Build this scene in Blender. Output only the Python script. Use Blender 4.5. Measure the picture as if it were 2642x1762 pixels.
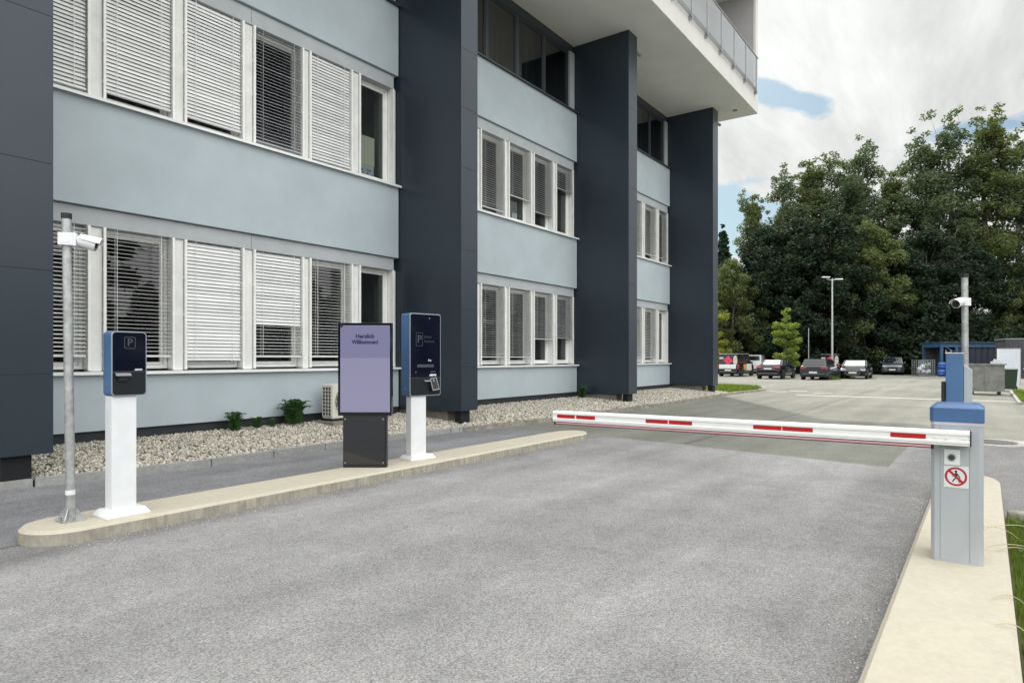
import bpy, bmesh, math, random
import numpy as np
from mathutils import Vector, Matrix
R = math.radians
random.seed(7); rng = np.random.default_rng(7)
sc = bpy.context.scene; COL = sc.collection
for o in list(bpy.data.objects): bpy.data.objects.remove(o)

# ------------------------------------------------------------------ camera
cam = bpy.data.cameras.new("camera"); camo = bpy.data.objects.new("camera", cam); COL.objects.link(camo)
cam.sensor_width = 36; cam.lens = 23.2; cam.shift_y = 0.0163
cam.clip_start = 0.05; cam.clip_end = 3000
camo.location = (0, 0, 1.5); camo.rotation_euler = (R(90), 0, R(-54.32))
sc.camera = camo

# ------------------------------------------------------------------ sky, sun, exposure
SUN_EL, SUN_AZ = 43.0, 31.3          # azimuth from +X towards +Y
SKY_STRENGTH = 0.082
CLOUD_FRONT, CLOUD_BACK = 0.88, 2.55
SUN_STRENGTH = 3.4
sc.view_settings.view_transform = 'Standard'; sc.view_settings.look = 'None'
sc.view_settings.gamma = 1; sc.view_settings.exposure = 0.0
w = bpy.data.worlds.new("World"); sc.world = w; w.use_nodes = True
nt = w.node_tree; nt.nodes.clear()
def N(t, **k):
    n = nt.nodes.new(t)
    for a, b in k.items(): setattr(n, a, b)
    return n
def L(a, b): nt.links.new(a, b)
def val(x): 
    n = N('ShaderNodeValue'); n.outputs[0].default_value = x; return n.outputs[0]
def M(op, a, b=None, c=None, clamp=False):
    n = N('ShaderNodeMath', operation=op); n.use_clamp = clamp
    for i, v in enumerate((a, b, c)):
        if v is None: continue
        if isinstance(v, (int, float)): n.inputs[i].default_value = v
        else: L(v, n.inputs[i])
    return n.outputs[0]
tc = N('ShaderNodeTexCoord'); sep = N('ShaderNodeSeparateXYZ'); L(tc.outputs['Generated'], sep.inputs[0])
dx, dy, dz = sep.outputs
az = M('ARCTAN2', dy, dx); el = M('ARCSINE', dz)
sky = N('ShaderNodeTexSky', sky_type='NISHITA'); sky.sun_disc = False
sky.sun_elevation = R(SUN_EL); sky.sun_rotation = R(90 - SUN_AZ); sky.air_density = 1.0; sky.dust_density = 1.6
skys = N('ShaderNodeVectorMath', operation='SCALE'); L(sky.outputs[0], skys.inputs[0]); skys.inputs['Scale'].default_value = SKY_STRENGTH
# cloud layer, seen in perspective: direction / height
zc = M('ADD', M('MAXIMUM', dz, 0.0), 0.12)
cx = M('DIVIDE', dx, zc); cy = M('DIVIDE', dy, zc)
comb = N('ShaderNodeCombineXYZ'); L(cx, comb.inputs[0]); L(cy, comb.inputs[1]); comb.inputs[2].default_value = 3.1
n1 = N('ShaderNodeTexNoise'); n1.inputs['Scale'].default_value = 1.1; n1.inputs['Detail'].default_value = 8; n1.inputs['Roughness'].default_value = 0.58; n1.inputs['Distortion'].default_value = 0.1
L(comb.outputs[0], n1.inputs['Vector'])
n2 = N('ShaderNodeTexNoise'); n2.inputs['Scale'].default_value = 3.0; n2.inputs['Detail'].default_value = 9; n2.inputs['Roughness'].default_value = 0.62; n2.inputs['Distortion'].default_value = 0.15
L(comb.outputs[0], n2.inputs['Vector'])
def gap(a0, e0, wa, we, tilt=0.0):
    a = M('SUBTRACT', az, R(a0)); e = M('SUBTRACT', M('SUBTRACT', el, R(e0)), M('MULTIPLY', a, tilt))
    a = M('DIVIDE', a, R(wa)); e = M('DIVIDE', e, R(we))
    d = M('SQRT', M('ADD', M('MULTIPLY', a, a), M('MULTIPLY', e, e)))
    return M('SUBTRACT', 1.0, d)
g = M('MAXIMUM', gap(20.5, 11.2, 8.8, 3.6, 0.06), gap(13.8, 20.4, 3.8, 1.15, 0.36))
g = M('MAXIMUM', g, M('SUBTRACT', gap(-3.4, 18.9, 4.6, 1.3, -0.1), 0.52))
g = M('MAXIMUM', g, M('SUBTRACT', gap(0.6, 15.9, 9.0, 1.5, -0.05), 0.42))
nz = M('SUBTRACT', n2.outputs['Fac'], 0.5)
gm = M('ADD', g, M('MULTIPLY', nz, 2.2))
gm = M('DIVIDE', M('SUBTRACT', gm, -0.02), 0.30, clamp=True)
broad = M('DIVIDE', M('SUBTRACT', n1.outputs['Fac'], 0.28), 0.12, clamp=True)   # scattered holes elsewhere
vis = M('DIVIDE', M('SUBTRACT', dx, 0.75), 0.1, clamp=True)
broad = M('MAXIMUM', broad, vis)
mask = M('MULTIPLY', broad, M('SUBTRACT', 1.0, M('MULTIPLY', gm, 0.92)))
# cloud brightness: thin and thick streaks; the clouds facing the sun (behind the viewer) are far brighter
st = N('ShaderNodeMapping'); st.inputs['Scale'].default_value = (0.8, 3.4, 1); st.inputs['Rotation'].default_value = (0, 0, R(-48)); L(comb.outputs[0], st.inputs[0])
n3 = N('ShaderNodeTexNoise'); n3.inputs['Scale'].default_value = 1.3; n3.inputs['Detail'].default_value = 9; n3.inputs['Roughness'].default_value = 0.6; n3.inputs['Distortion'].default_value = 0.25
L(st.outputs[0], n3.inputs['Vector'])
sh = M('DIVIDE', M('SUBTRACT', n3.outputs['Fac'], 0.36), 0.26, clamp=True)
lum = M('MULTIPLY_ADD', sh, 0.27, 0.78)
back = M('MULTIPLY_ADD', dx, -0.62, M('MULTIPLY_ADD', dy, -0.62, M('MULTIPLY', dz, 0.48)))
back = M('DIVIDE', M('ADD', back, 0.10), 0.75, clamp=True)
lvl = M('MULTIPLY_ADD', back, CLOUD_BACK - CLOUD_FRONT, CLOUD_FRONT)
sunny = M('DIVIDE', M('SUBTRACT', M('ADD', M('MULTIPLY', dx, 0.62), M('ADD', M('MULTIPLY', dy, 0.38), M('MULTIPLY', dz, 0.68))), 0.80), 0.25, clamp=True)
lvl = M('MULTIPLY_ADD', sunny, 0.35, lvl)
lvl = M('MULTIPLY_ADD', M('DIVIDE', M('SUBTRACT', dz, 0.50), 0.35, clamp=True), 1.25, lvl)
lum = M('MULTIPLY', lum, lvl)
cc = N('ShaderNodeVectorMath', operation='SCALE'); cc.inputs[0].default_value = (0.985, 1.0, 0.985); L(lum, cc.inputs['Scale'])
mx = N('ShaderNodeMix', data_type='VECTOR'); L(mask, mx.inputs['Factor'])
blue = N('ShaderNodeVectorMath', operation='MULTIPLY'); L(skys.outputs[0], blue.inputs[0]); blue.inputs[1].default_value = (0.82, 1.02, 1.05)
L(blue.outputs[0], mx.inputs[4]); L(cc.outputs[0], mx.inputs[5])
bg = N('ShaderNodeBackground'); L(mx.outputs[1], bg.inputs['Color']); bg.inputs['Strength'].default_value = 1.0
wo = N('ShaderNodeOutputWorld'); L(bg.outputs[0], wo.inputs['Surface'])

sun = bpy.data.lights.new("sun", 'SUN'); sun.energy = SUN_STRENGTH; sun.angle = R(1.5); sun.color = (1.0, 0.955, 0.88)
suno = bpy.data.objects.new("sun", sun); COL.objects.link(suno)
sd = Vector((math.cos(R(SUN_EL)) * math.cos(R(SUN_AZ)), math.cos(R(SUN_EL)) * math.sin(R(SUN_AZ)), math.sin(R(SUN_EL))))
suno.rotation_euler = sd.to_track_quat('Z', 'Y').to_euler(); suno.location = (30, 20, 60)

# ------------------------------------------------------------------ materials
def mat(name, col, rough=0.6, metal=0.0, var=0.0, vscale=8.0, bump=0.0, bscale=60.0, col2=None, detail=4, coat=0.0, spec=0.5,
        grime=0.0, gscale=1.2, stretch=None, emis=None, estr=1.0, island=0.0, trans=0.0, contrast=None):
    m = bpy.data.materials.new(name); m.use_nodes = True
    t = m.node_tree; b = t.nodes['Principled BSDF']; out = t.nodes['Material Output']
    b.inputs['Base Color'].default_value = (*col, 1); b.inputs['Roughness'].default_value = rough; b.inputs['Metallic'].default_value = metal
    b.inputs['Coat Weight'].default_value = coat; b.inputs['Specular IOR Level'].default_value = spec
    tcn = t.nodes.new('ShaderNodeTexCoord'); src = tcn.outputs['Object']
    if stretch:
        mp = t.nodes.new('ShaderNodeMapping'); mp.inputs['Scale'].default_value = stretch; t.links.new(src, mp.inputs[0]); src = mp.outputs[0]
    colout = None
    def rgbmix(f, a, bb, fac=None, blend='MIX'):
        n = t.nodes.new('ShaderNodeMix'); n.data_type = 'RGBA'; n.blend_type = blend
        if isinstance(a, tuple): n.inputs[6].default_value = (*a, 1)
        else: t.links.new(a, n.inputs[6])
        if isinstance(bb, tuple): n.inputs[7].default_value = (*bb, 1)
        else: t.links.new(bb, n.inputs[7])
        if f is None: n.inputs[0].default_value = fac
        else: t.links.new(f, n.inputs[0])
        return n.outputs[2]
    if var > 0 or col2:
        n = t.nodes.new('ShaderNodeTexNoise'); n.inputs['Scale'].default_value = vscale; n.inputs['Detail'].default_value = detail; n.inputs['Roughness'].default_value = 0.6
        t.links.new(src, n.inputs['Vector'])
        c2 = col2 if col2 else tuple(c * (1 + var) for c in col); c1 = col if col2 else tuple(c * (1 - var) for c in col)
        mr = t.nodes.new('ShaderNodeMapRange'); lo, hi = contrast or (0.35, 0.65)
        mr.inputs[1].default_value = lo; mr.inputs[2].default_value = hi; t.links.new(n.outputs['Fac'], mr.inputs[0])
        colout = rgbmix(mr.outputs[0], c1, c2)
    if island > 0:
        g = t.nodes.new('ShaderNodeNewGeometry'); mr = t.nodes.new('ShaderNodeMapRange')
        mr.inputs[3].default_value = 1 - island; mr.inputs[4].default_value = 1 + island; t.links.new(g.outputs['Random Per Island'], mr.inputs[0])
        cm = t.nodes.new('ShaderNodeCombineColor'); 
        for i in range(3): t.links.new(mr.outputs[0], cm.inputs[i])
        colout = rgbmix(None, colout if colout else col, cm.outputs[0], 1.0, 'MULTIPLY')
    if grime > 0:
        n = t.nodes.new('ShaderNodeTexNoise'); n.inputs['Scale'].default_value = gscale; n.inputs['Detail'].default_value = 6; n.inputs['Roughness'].default_value = 0.65
        t.links.new(tcn.outputs['Object'], n.inputs['Vector'])
        mr = t.nodes.new('ShaderNodeMapRange'); mr.inputs[1].default_value = 0.3; mr.inputs[2].default_value = 0.7
        mr.inputs[3].default_value = 1 - grime; mr.inputs[4].default_value = 1 + grime * 0.5; t.links.new(n.outputs['Fac'], mr.inputs[0])
        cm = t.nodes.new('ShaderNodeCombineColor')
        for i in range(3): t.links.new(mr.outputs[0], cm.inputs[i])
        colout = rgbmix(None, colout if colout else col, cm.outputs[0], 1.0, 'MULTIPLY')
        rr = t.nodes.new('ShaderNodeMapRange'); rr.inputs[3].default_value = min(1, rough * 1.15); rr.inputs[4].default_value = rough * 0.85
        t.links.new(n.outputs['Fac'], rr.inputs[0]); t.links.new(rr.outputs[0], b.inputs['Roughness'])
    if colout: t.links.new(colout, b.inputs['Base Color'])
    if bump > 0:
        n = t.nodes.new('ShaderNodeTexNoise'); n.inputs['Scale'].default_value = bscale; n.inputs['Detail'].default_value = 3
        t.links.new(src, n.inputs['Vector']); bp = t.nodes.new('ShaderNodeBump'); bp.inputs['Strength'].default_value = bump; bp.inputs['Distance'].default_value = 0.01
        t.links.new(n.outputs['Fac'], bp.inputs['Height']); t.links.new(bp.outputs[0], b.inputs['Normal'])
    if emis:
        b.inputs['Emission Color'].default_value = (*emis, 1); b.inputs['Emission Strength'].default_value = estr
    if trans > 0:
        tr = t.nodes.new('ShaderNodeBsdfTranslucent'); ms = t.nodes.new('ShaderNodeMixShader'); ms.inputs[0].default_value = trans
        tcol = tuple(min(1, c * k) for c, k in zip(col, (1.9, 2.1, 0.9)))
        tr.inputs[0].default_value = (*tcol, 1)
        t.links.new(b.outputs[0], ms.inputs[1]); t.links.new(tr.outputs[0], ms.inputs[2]); t.links.new(ms.outputs[0], out.inputs['Surface'])
    return m

def glass_mat(name, tint, refl=1.0, rough=0.01, ior=1.5, base=0.0):
    m = bpy.data.materials.new(name); m.use_nodes = True; t = m.node_tree; t.nodes.clear()
    out = t.nodes.new('ShaderNodeOutputMaterial'); tr = t.nodes.new('ShaderNodeBsdfTransparent'); tr.inputs[0].default_value = (*tint, 1)
    gl = t.nodes.new('ShaderNodeBsdfGlossy'); gl.inputs['Roughness'].default_value = rough; gl.inputs['Color'].default_value = (refl, refl, refl, 1)
    fr = t.nodes.new('ShaderNodeFresnel'); fr.inputs['IOR'].default_value = ior
    ad = t.nodes.new('ShaderNodeMath'); ad.operation = 'ADD'; ad.inputs[1].default_value = base; ad.use_clamp = True; t.links.new(fr.outputs[0], ad.inputs[0])
    ms = t.nodes.new('ShaderNodeMixShader'); gb = t.nodes.new('ShaderNodeNewGeometry'); iv = t.nodes.new('ShaderNodeMath'); iv.operation = 'SUBTRACT'; iv.inputs[0].default_value = 1; t.links.new(gb.outputs['Backfacing'], iv.inputs[1])
    ml = t.nodes.new('ShaderNodeMath'); ml.operation = 'MULTIPLY'; t.links.new(ad.outputs[0], ml.inputs[0]); t.links.new(iv.outputs[0], ml.inputs[1]); t.links.new(ml.outputs[0], ms.inputs[0]); t.links.new(tr.outputs[0], ms.inputs[1]); t.links.new(gl.outputs[0], ms.inputs[2])
    t.links.new(ms.outputs[0], out.inputs['Surface']); return m

def asphalt(name, c_lo, c_hi, grain=260.0, patch=0.12, bump=0.5, big=0.35, kerb_dirt_shade=False):
    """Speckled aggregate, broad worn patches and faint stains."""
    m = bpy.data.materials.new(name); m.use_nodes = True; t = m.node_tree; b = t.nodes['Principled BSDF']
    b.inputs['Roughness'].default_value = 0.93; b.inputs['Specular IOR Level'].default_value = 0.25
    tcn = t.nodes.new('ShaderNodeTexCoord')
    def noise(s, d, r=0.6, dist=0.0):
        n = t.nodes.new('ShaderNodeTexNoise'); n.inputs['Scale'].default_value = s; n.inputs['Detail'].default_value = d
        n.inputs['Roughness'].default_value = r; n.inputs['Distortion'].default_value = dist; t.links.new(tcn.outputs['Object'], n.inputs['Vector']); return n.outputs['Fac']
    def mr(x, a, bb, c, d):
        n = t.nodes.new('ShaderNodeMapRange'); n.inputs[1].default_value = a; n.inputs[2].default_value = bb; n.inputs[3].default_value = c; n.inputs[4].default_value = d
        t.links.new(x, n.inputs[0]); return n.outputs[0]
    v = t.nodes.new('ShaderNodeTexVoronoi'); v.inputs['Scale'].default_value = grain * 0.42; t.links.new(tcn.outputs['Object'], v.inputs['Vector'])
    vs = t.nodes.new('ShaderNodeSeparateColor'); t.links.new(v.outputs['Color'], vs.inputs[0])
    f1 = noise(grain * 0.30, 5, 0.75)
    fm = t.nodes.new('ShaderNodeMath'); fm.operation = 'MULTIPLY_ADD'; t.links.new(vs.outputs[0], fm.inputs[0]); fm.inputs[1].default_value = 0.42
    t.links.new(mr(f1, 0.30, 0.70, -0.05, 0.63), fm.inputs[2])
    mix = t.nodes.new('ShaderNodeMix'); mix.data_type = 'RGBA'; mix.inputs[6].default_value = (*c_lo, 1); mix.inputs[7].default_value = (*c_hi, 1); t.links.new(fm.outputs[0], mix.inputs[0])
    cur = mix.outputs[2]
    for s, d, dist, lo, hi, amt in ((0.33, 4, 0.8, 0.35, 0.65, patch), (1.7, 5, 0.3, 0.35, 0.65, patch * 0.7), (7.0, 3, 0.0, 0.3, 0.7, patch * 0.6), (24.0, 3, 0.0, 0.3, 0.7, patch * 0.8)):
        k = mr(noise(s, d, 0.6, dist), lo, hi, 1 - amt, 1 + amt)
        cm = t.nodes.new('ShaderNodeCombineColor')
        for i in range(3): t.links.new(k, cm.inputs[i])
        mm = t.nodes.new('ShaderNodeMix'); mm.data_type = 'RGBA'; mm.blend_type = 'MULTIPLY'; mm.inputs[0].default_value = 1
        t.links.new(cur, mm.inputs[6]); t.links.new(cm.outputs[0], mm.inputs[7]); cur = mm.outputs[2]
    # tyre-worn streaks along the lane, and darker oil and tar spots
    mp = t.nodes.new('ShaderNodeMapping'); mp.inputs['Scale'].default_value = (0.10, 1.15, 1); t.links.new(tcn.outputs['Object'], mp.inputs[0])
    n5 = t.nodes.new('ShaderNodeTexNoise'); n5.inputs['Scale'].default_value = 1.3; n5.inputs['Detail'].default_value = 5; n5.inputs['Distortion'].default_value = 0.4; t.links.new(mp.outputs[0], n5.inputs['Vector'])
    k1 = mr(n5.outputs['Fac'], 0.35, 0.65, 1 - big * 0.36, 1 + big * 0.30)
    k2 = mr(noise(2.6, 6, 0.7, 0.6), 0.64, 0.74, 1.0, 0.74)
    k3 = mr(noise(9.0, 4, 0.6, 0.2), 0.70, 0.76, 1.0, 0.62)
    k4 = mr(noise(grain * 0.11, 2, 0.5, 0.0), 0.72, 0.76, 1.0, 0.45)
    ks = [k1, k2, k3, k4]
    if kerb_dirt_shade:       # damp, dirt and shade painted darker along the two kerb islands
        sp = t.nodes.new('ShaderNodeSeparateXYZ'); t.links.new(tcn.outputs['Object'], sp.inputs[0])
        wob = t.nodes.new('ShaderNodeMath'); wob.operation = 'MULTIPLY_ADD'; t.links.new(noise(1.4, 5, 0.65, 0.3), wob.inputs[0]); wob.inputs[1].default_value = -1.3; wob.inputs[2].default_value = 0.65
        ad = t.nodes.new('ShaderNodeMath'); t.links.new(sp.outputs[1], ad.inputs[0]); t.links.new(wob.outputs[0], ad.inputs[1])
        ks += [mr(ad.outputs[0], 0.35, 1.25, 0.70, 1.0), mr(ad.outputs[0], 5.55, 6.0, 1.0, 0.72)]
    for k in ks:
        cm = t.nodes.new('ShaderNodeCombineColor')
        for i in range(3): t.links.new(k, cm.inputs[i])
        mm = t.nodes.new('ShaderNodeMix'); mm.data_type = 'RGBA'; mm.blend_type = 'MULTIPLY'; mm.inputs[0].default_value = 1
        t.links.new(cur, mm.inputs[6]); t.links.new(cm.outputs[0], mm.inputs[7]); cur = mm.outputs[2]
    t.links.new(cur, b.inputs['Base Color'])
    bp = t.nodes.new('ShaderNodeBump'); bp.inputs['Strength'].default_value = bump; bp.inputs['Distance'].default_value = 0.006
    t.links.new(fm.outputs[0], bp.inputs['Height']); t.links.new(bp.outputs[0], b.inputs['Normal'])
    return m

MT = {}
MT['new_asphalt'] = asphalt('new_asphalt', (0.086, 0.084, 0.086), (0.45, 0.438, 0.432), patch=0.11, kerb_dirt_shade=True)
MT['old_asphalt'] = asphalt('old_asphalt', (0.110, 0.110, 0.094), (0.245, 0.243, 0.210), grain=240, patch=0.09, bump=0.35)
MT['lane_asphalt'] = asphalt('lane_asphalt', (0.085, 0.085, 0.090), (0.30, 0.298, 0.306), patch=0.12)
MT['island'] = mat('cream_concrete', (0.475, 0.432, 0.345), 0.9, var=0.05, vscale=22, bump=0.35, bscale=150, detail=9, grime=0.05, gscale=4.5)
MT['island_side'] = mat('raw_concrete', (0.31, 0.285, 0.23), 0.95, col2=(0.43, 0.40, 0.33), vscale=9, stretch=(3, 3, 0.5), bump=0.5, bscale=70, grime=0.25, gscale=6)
MT['kerb'] = mat('kerb_concrete', (0.31, 0.31, 0.30), 0.95, var=0.12, vscale=20, bump=0.4, bscale=120, grime=0.18, gscale=3, island=0.08)
MT['kerb_old'] = mat('weathered_kerb', (0.20, 0.185, 0.15), 0.95, col2=(0.34, 0.31, 0.26), vscale=6, bump=0.5, bscale=50, grime=0.3, gscale=3)
MT['stone'] = mat('pebbles', (0.43, 0.395, 0.335), 0.85, var=0.18, vscale=30, island=0.48)
MT['bed_dark'] = mat('dark_crack', (0.085, 0.085, 0.075), 1.0, var=0.3, vscale=20)
MT['bed'] = mat('bed_soil', (0.16, 0.145, 0.12), 1.0, var=0.3, vscale=30)
MT['render'] = mat('pale_blue_render', (0.428, 0.488, 0.524), 0.9, var=0.04, vscale=1.1, bump=0.3, bscale=150, detail=9, grime=0.06, gscale=0.9)
MT['lintel'] = mat('grey_render', (0.42, 0.44, 0.46), 0.9, var=0.04, vscale=3, bump=0.2, bscale=170, grime=0.05)
MT['plinth'] = mat('dark_plinth', (0.025, 0.03, 0.035), 0.8, grime=0.25, gscale=3)
MT['fin'] = mat('anthracite_panel', (0.023, 0.034, 0.047), 0.30, var=0.03, vscale=0.8, grime=0.035, gscale=1.3, spec=0.5)
MT['gap'] = mat('panel_joint', (0.006, 0.008, 0.01), 0.9)
MT['joint_soft'] = mat('soft_panel_joint', (0.010, 0.014, 0.02), 0.6)
MT['footing'] = mat('footing_concrete', (0.23, 0.21, 0.18), 0.95, var=0.2, vscale=8, bump=0.4, bscale=60, grime=0.3)
MT['white_frame'] = mat('white_frame', (0.85, 0.85, 0.83), 0.45, var=0.03, vscale=5, grime=0.07, gscale=3)
MT['pilaster'] = mat('white_pilaster', (0.74, 0.74, 0.72), 0.7, var=0.05, vscale=4, grime=0.10, gscale=2.5, bump=0.1)
MT['sill'] = mat('white_sill', (0.80, 0.81, 0.81), 0.5, grime=0.1)
MT['slat'] = mat('blind_slat', (0.76, 0.765, 0.76), 0.42, metal=0.0, grime=0.08, gscale=2, island=0.09)
MT['slat_mid'] = mat('mid_grey_blind_slat', (0.55, 0.56, 0.565), 0.45, grime=0.08, island=0.10)  # mid grey slats for the second and third window bays
MT['slat_dark'] = mat('grey_blind_slat', (0.34, 0.35, 0.37), 0.45, grime=0.08, island=0.10)
MT['soffit'] = mat('soffit_render', (0.74, 0.74, 0.71), 0.92, var=0.03, vscale=1.0, bump=0.25, bscale=90, grime=0.04, gscale=0.6)
MT['fascia'] = mat('fascia_render', (0.60, 0.59, 0.565), 0.9, var=0.03, vscale=2, bump=0.15, bscale=90, grime=0.05, gscale=0.9)
MT['balcony_wall'] = mat('balcony_wall', (0.36, 0.35, 0.355), 0.9, var=0.03, vscale=2, grime=0.05)
MT['steel'] = mat('brushed_steel', (0.42, 0.43, 0.44), 0.35, metal=0.85, grime=0.12, gscale=8)
MT['galv'] = mat('galvanised_steel', (0.46, 0.47, 0.47), 0.48, metal=0.65, var=0.14, vscale=14, grime=0.18, gscale=7)
MT['dark_frame'] = mat('dark_window_frame', (0.035, 0.045, 0.055), 0.4)
MT['interior'] = mat('room_wall', (0.32, 0.34, 0.34), 0.9, var=0.2, vscale=1.0)
MT['interior_light'] = mat('room_reveal', (0.22, 0.23, 0.21), 0.9, var=0.08)
MT['glass'] = glass_mat('window_glass', (0.76, 0.79, 0.78), refl=0.9, ior=1.5, base=0.035)
MT['glass_dark'] = glass_mat('tinted_glass', (0.40, 0.44, 0.46), refl=0.85, ior=1.5, base=0.10)
MT['glass_rail'] = glass_mat('railing_glass', (0.72, 0.80, 0.85), refl=0.85, ior=1.5, base=0.28)
MT['paper'] = mat('paper', (0.75, 0.72, 0.58), 0.8)
MT['white_paint'] = mat('white_powder_coat', (0.76, 0.775, 0.79), 0.5, var=0.02, vscale=6, grime=0.05, gscale=3, bump=0.04, bscale=400)
MT['blue_coat'] = mat('blue_powder_coat', (0.065, 0.145, 0.30), 0.42, var=0.05, vscale=3, grime=0.07, gscale=5, spec=0.5)
MT['cap_blue'] = mat('cap_blue', (0.050, 0.120, 0.27), 0.42, var=0.06, vscale=5, grime=0.08, gscale=6, coat=0.15)
MT['rim'] = mat('aluminium_edge', (0.34, 0.37, 0.42), 0.4, metal=0.5)
MT['kiosk_glass'] = mat('black_kiosk_glass', (0.005, 0.006, 0.015), 0.09, var=0.3, vscale=1.5, spec=0.35)
MT['kiosk_plate'] = mat('charcoal_plate', (0.010, 0.014, 0.018), 0.45, grime=0.1, spec=0.3)
MT['black'] = mat('black_plastic', (0.010, 0.011, 0.013), 0.45)
MT['black_gloss'] = mat('black_gloss', (0.005, 0.005, 0.008), 0.06)
MT['dark_print'] = mat('dim_display_print', (0.045, 0.052, 0.075), 0.5)
MT['white_print'] = mat('white_print', (0.72, 0.74, 0.76), 0.5)
MT['grey_print'] = mat('grey_display_print', (0.04, 0.045, 0.07), 0.5)
MT['screen'] = mat('lilac_screen', (0.04, 0.04, 0.06), 0.16, emis=(0.165, 0.158, 0.270), estr=1.0, col2=(0.05, 0.05, 0.07), vscale=1.2)
MT['screen_lower'] = mat('pale_lilac_screen', (0.04, 0.04, 0.06), 0.16, emis=(0.235, 0.226, 0.335), estr=1.0)
MT['screen_text'] = mat('screen_text', (0.01, 0.008, 0.04), 0.3, emis=(0.004, 0.002, 0.035), estr=1)
MT['screen_glow'] = mat('screen_patch', (0.12, 0.12, 0.16), 0.2, emis=(0.17, 0.14, 0.40), estr=1)
MT['totem_panel'] = mat('tinted_acrylic', (0.012, 0.013, 0.016), 0.05, spec=0.9)
MT['boom_white'] = mat('white_boom', (0.80, 0.80, 0.79), 0.35, grime=0.05, gscale=6)
MT['boom_red'] = mat('red_reflector', (0.42, 0.004, 0.008), 0.4, var=0.12, vscale=60)
MT['pink'] = mat('pink_rubber_strip', (0.62, 0.30, 0.33), 0.5)
MT['cabinet'] = mat('cabinet_grey', (0.40, 0.425, 0.45), 0.45, var=0.03, vscale=3, grime=0.06, gscale=5, spec=0.45)
MT['cabinet_edge'] = mat('cabinet_chamfer', (0.25, 0.26, 0.31), 0.5)
MT['trim_lilac'] = mat('pale_lilac_band', (0.50, 0.48, 0.54), 0.5)
MT['door_joint'] = mat('door_joint_grey', (0.20, 0.21, 0.23), 0.6)
MT['sign_white'] = mat('sign_white', (0.66, 0.68, 0.70), 0.5)
MT['sign_red'] = mat('sign_red', (0.42, 0.01, 0.02), 0.45)
MT['marking'] = mat('road_paint', (0.50, 0.49, 0.45), 0.9, var=0.3, vscale=12, detail=8, grime=0.2, gscale=5)
MT['soil'] = mat('soil_ground', (0.055, 0.070, 0.028), 1.0, col2=(0.09, 0.10, 0.04), vscale=3, grime=0.3)
MT['grass'] = mat('grass_blades', (0.105, 0.145, 0.028), 0.75, island=0.5, trans=0.35, spec=0.2)
MT['dry_grass'] = mat('dry_grass', (0.48, 0.42, 0.26), 0.8)
MT['weed'] = mat('weed_leaves', (0.040, 0.10, 0.028), 0.6, island=0.35, trans=0.2, spec=0.3)
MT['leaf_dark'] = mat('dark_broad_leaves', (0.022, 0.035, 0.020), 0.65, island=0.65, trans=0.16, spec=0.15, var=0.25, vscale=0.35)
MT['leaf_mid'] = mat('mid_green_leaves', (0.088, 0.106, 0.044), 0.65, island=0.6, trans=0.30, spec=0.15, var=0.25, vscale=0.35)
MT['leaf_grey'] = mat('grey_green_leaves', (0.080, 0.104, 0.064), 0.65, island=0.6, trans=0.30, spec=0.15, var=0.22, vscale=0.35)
MT['leaf_young'] = mat('bright_young_leaves', (0.16, 0.20, 0.05), 0.65, island=0.4, trans=0.35, spec=0.2)
MT['leaf_yellow'] = mat('yellow_green_leaves', (0.19, 0.20, 0.035), 0.65, island=0.4, trans=0.35, spec=0.2)
MT['needle'] = mat('pine_needles', (0.022, 0.042, 0.022), 0.8, island=0.4, spec=0.1)
MT['bark'] = mat('bark', (0.09, 0.078, 0.062), 0.95, var=0.35, vscale=6, bump=0.5, bscale=20)
MT['birch'] = mat('pale_bark', (0.34, 0.33, 0.29), 0.9, var=0.4, vscale=4)
MT['ac_white'] = mat('off_white_casing', (0.62, 0.60, 0.55), 0.6, grime=0.1, gscale=6)
MT['ac_dark'] = mat('dark_grille', (0.04, 0.04, 0.04), 0.6)
MT['skip'] = mat('galvanised_sheet', (0.22, 0.225, 0.205), 0.6, metal=0.3, var=0.2, vscale=3, grime=0.2, gscale=4)
MT['bin_green'] = mat('dark_green_plastic', (0.016, 0.045, 0.022), 0.5, grime=0.15)
MT['bin_lid'] = mat('grey_plastic_lid', (0.20, 0.21, 0.21), 0.5)
MT['blue_paint'] = mat('worn_blue_paint', (0.030, 0.080, 0.155), 0.6, var=0.25, vscale=4, grime=0.3)
MT['barrel'] = mat('blue_plastic', (0.01, 0.07, 0.30), 0.4, grime=0.1)
MT['tarp'] = mat('dark_tarpaulin', (0.018, 0.022, 0.040), 0.45, var=0.3, vscale=1.5, bump=0.8, bscale=3)
MT['shed'] = mat('dark_ribbed_sheet', (0.05, 0.05, 0.06), 0.6, var=0.2, vscale=1, grime=0.2)
MT['white_stuff'] = mat('white_sheet', (0.62, 0.65, 0.72), 0.6, grime=0.12)
MT['manhole'] = mat('manhole_concrete', (0.36, 0.34, 0.33), 0.95, var=0.25, vscale=14, bump=0.4)
MT['tyre'] = mat('tyre_rubber', (0.014, 0.014, 0.015), 0.85)
MT['alloy'] = mat('alloy_rim', (0.35, 0.36, 0.38), 0.35, metal=0.8)
MT['car_glass'] = mat('car_glass', (0.010, 0.013, 0.015), 0.05, spec=0.55)
MT['car_black'] = mat('black_car_paint', (0.008, 0.008, 0.012), 0.12, coat=0.25, spec=0.35, grime=0.1)
MT['car_grey'] = mat('dark_grey_car_paint', (0.030, 0.036, 0.042), 0.16, coat=0.25, spec=0.35, grime=0.1)
MT['car_silver'] = mat('silver_car_paint', (0.10, 0.11, 0.13), 0.3, metal=0.5, coat=0.5)
MT['car_white'] = mat('white_car_paint', (0.66, 0.68, 0.70), 0.25, coat=0.5)
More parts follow.
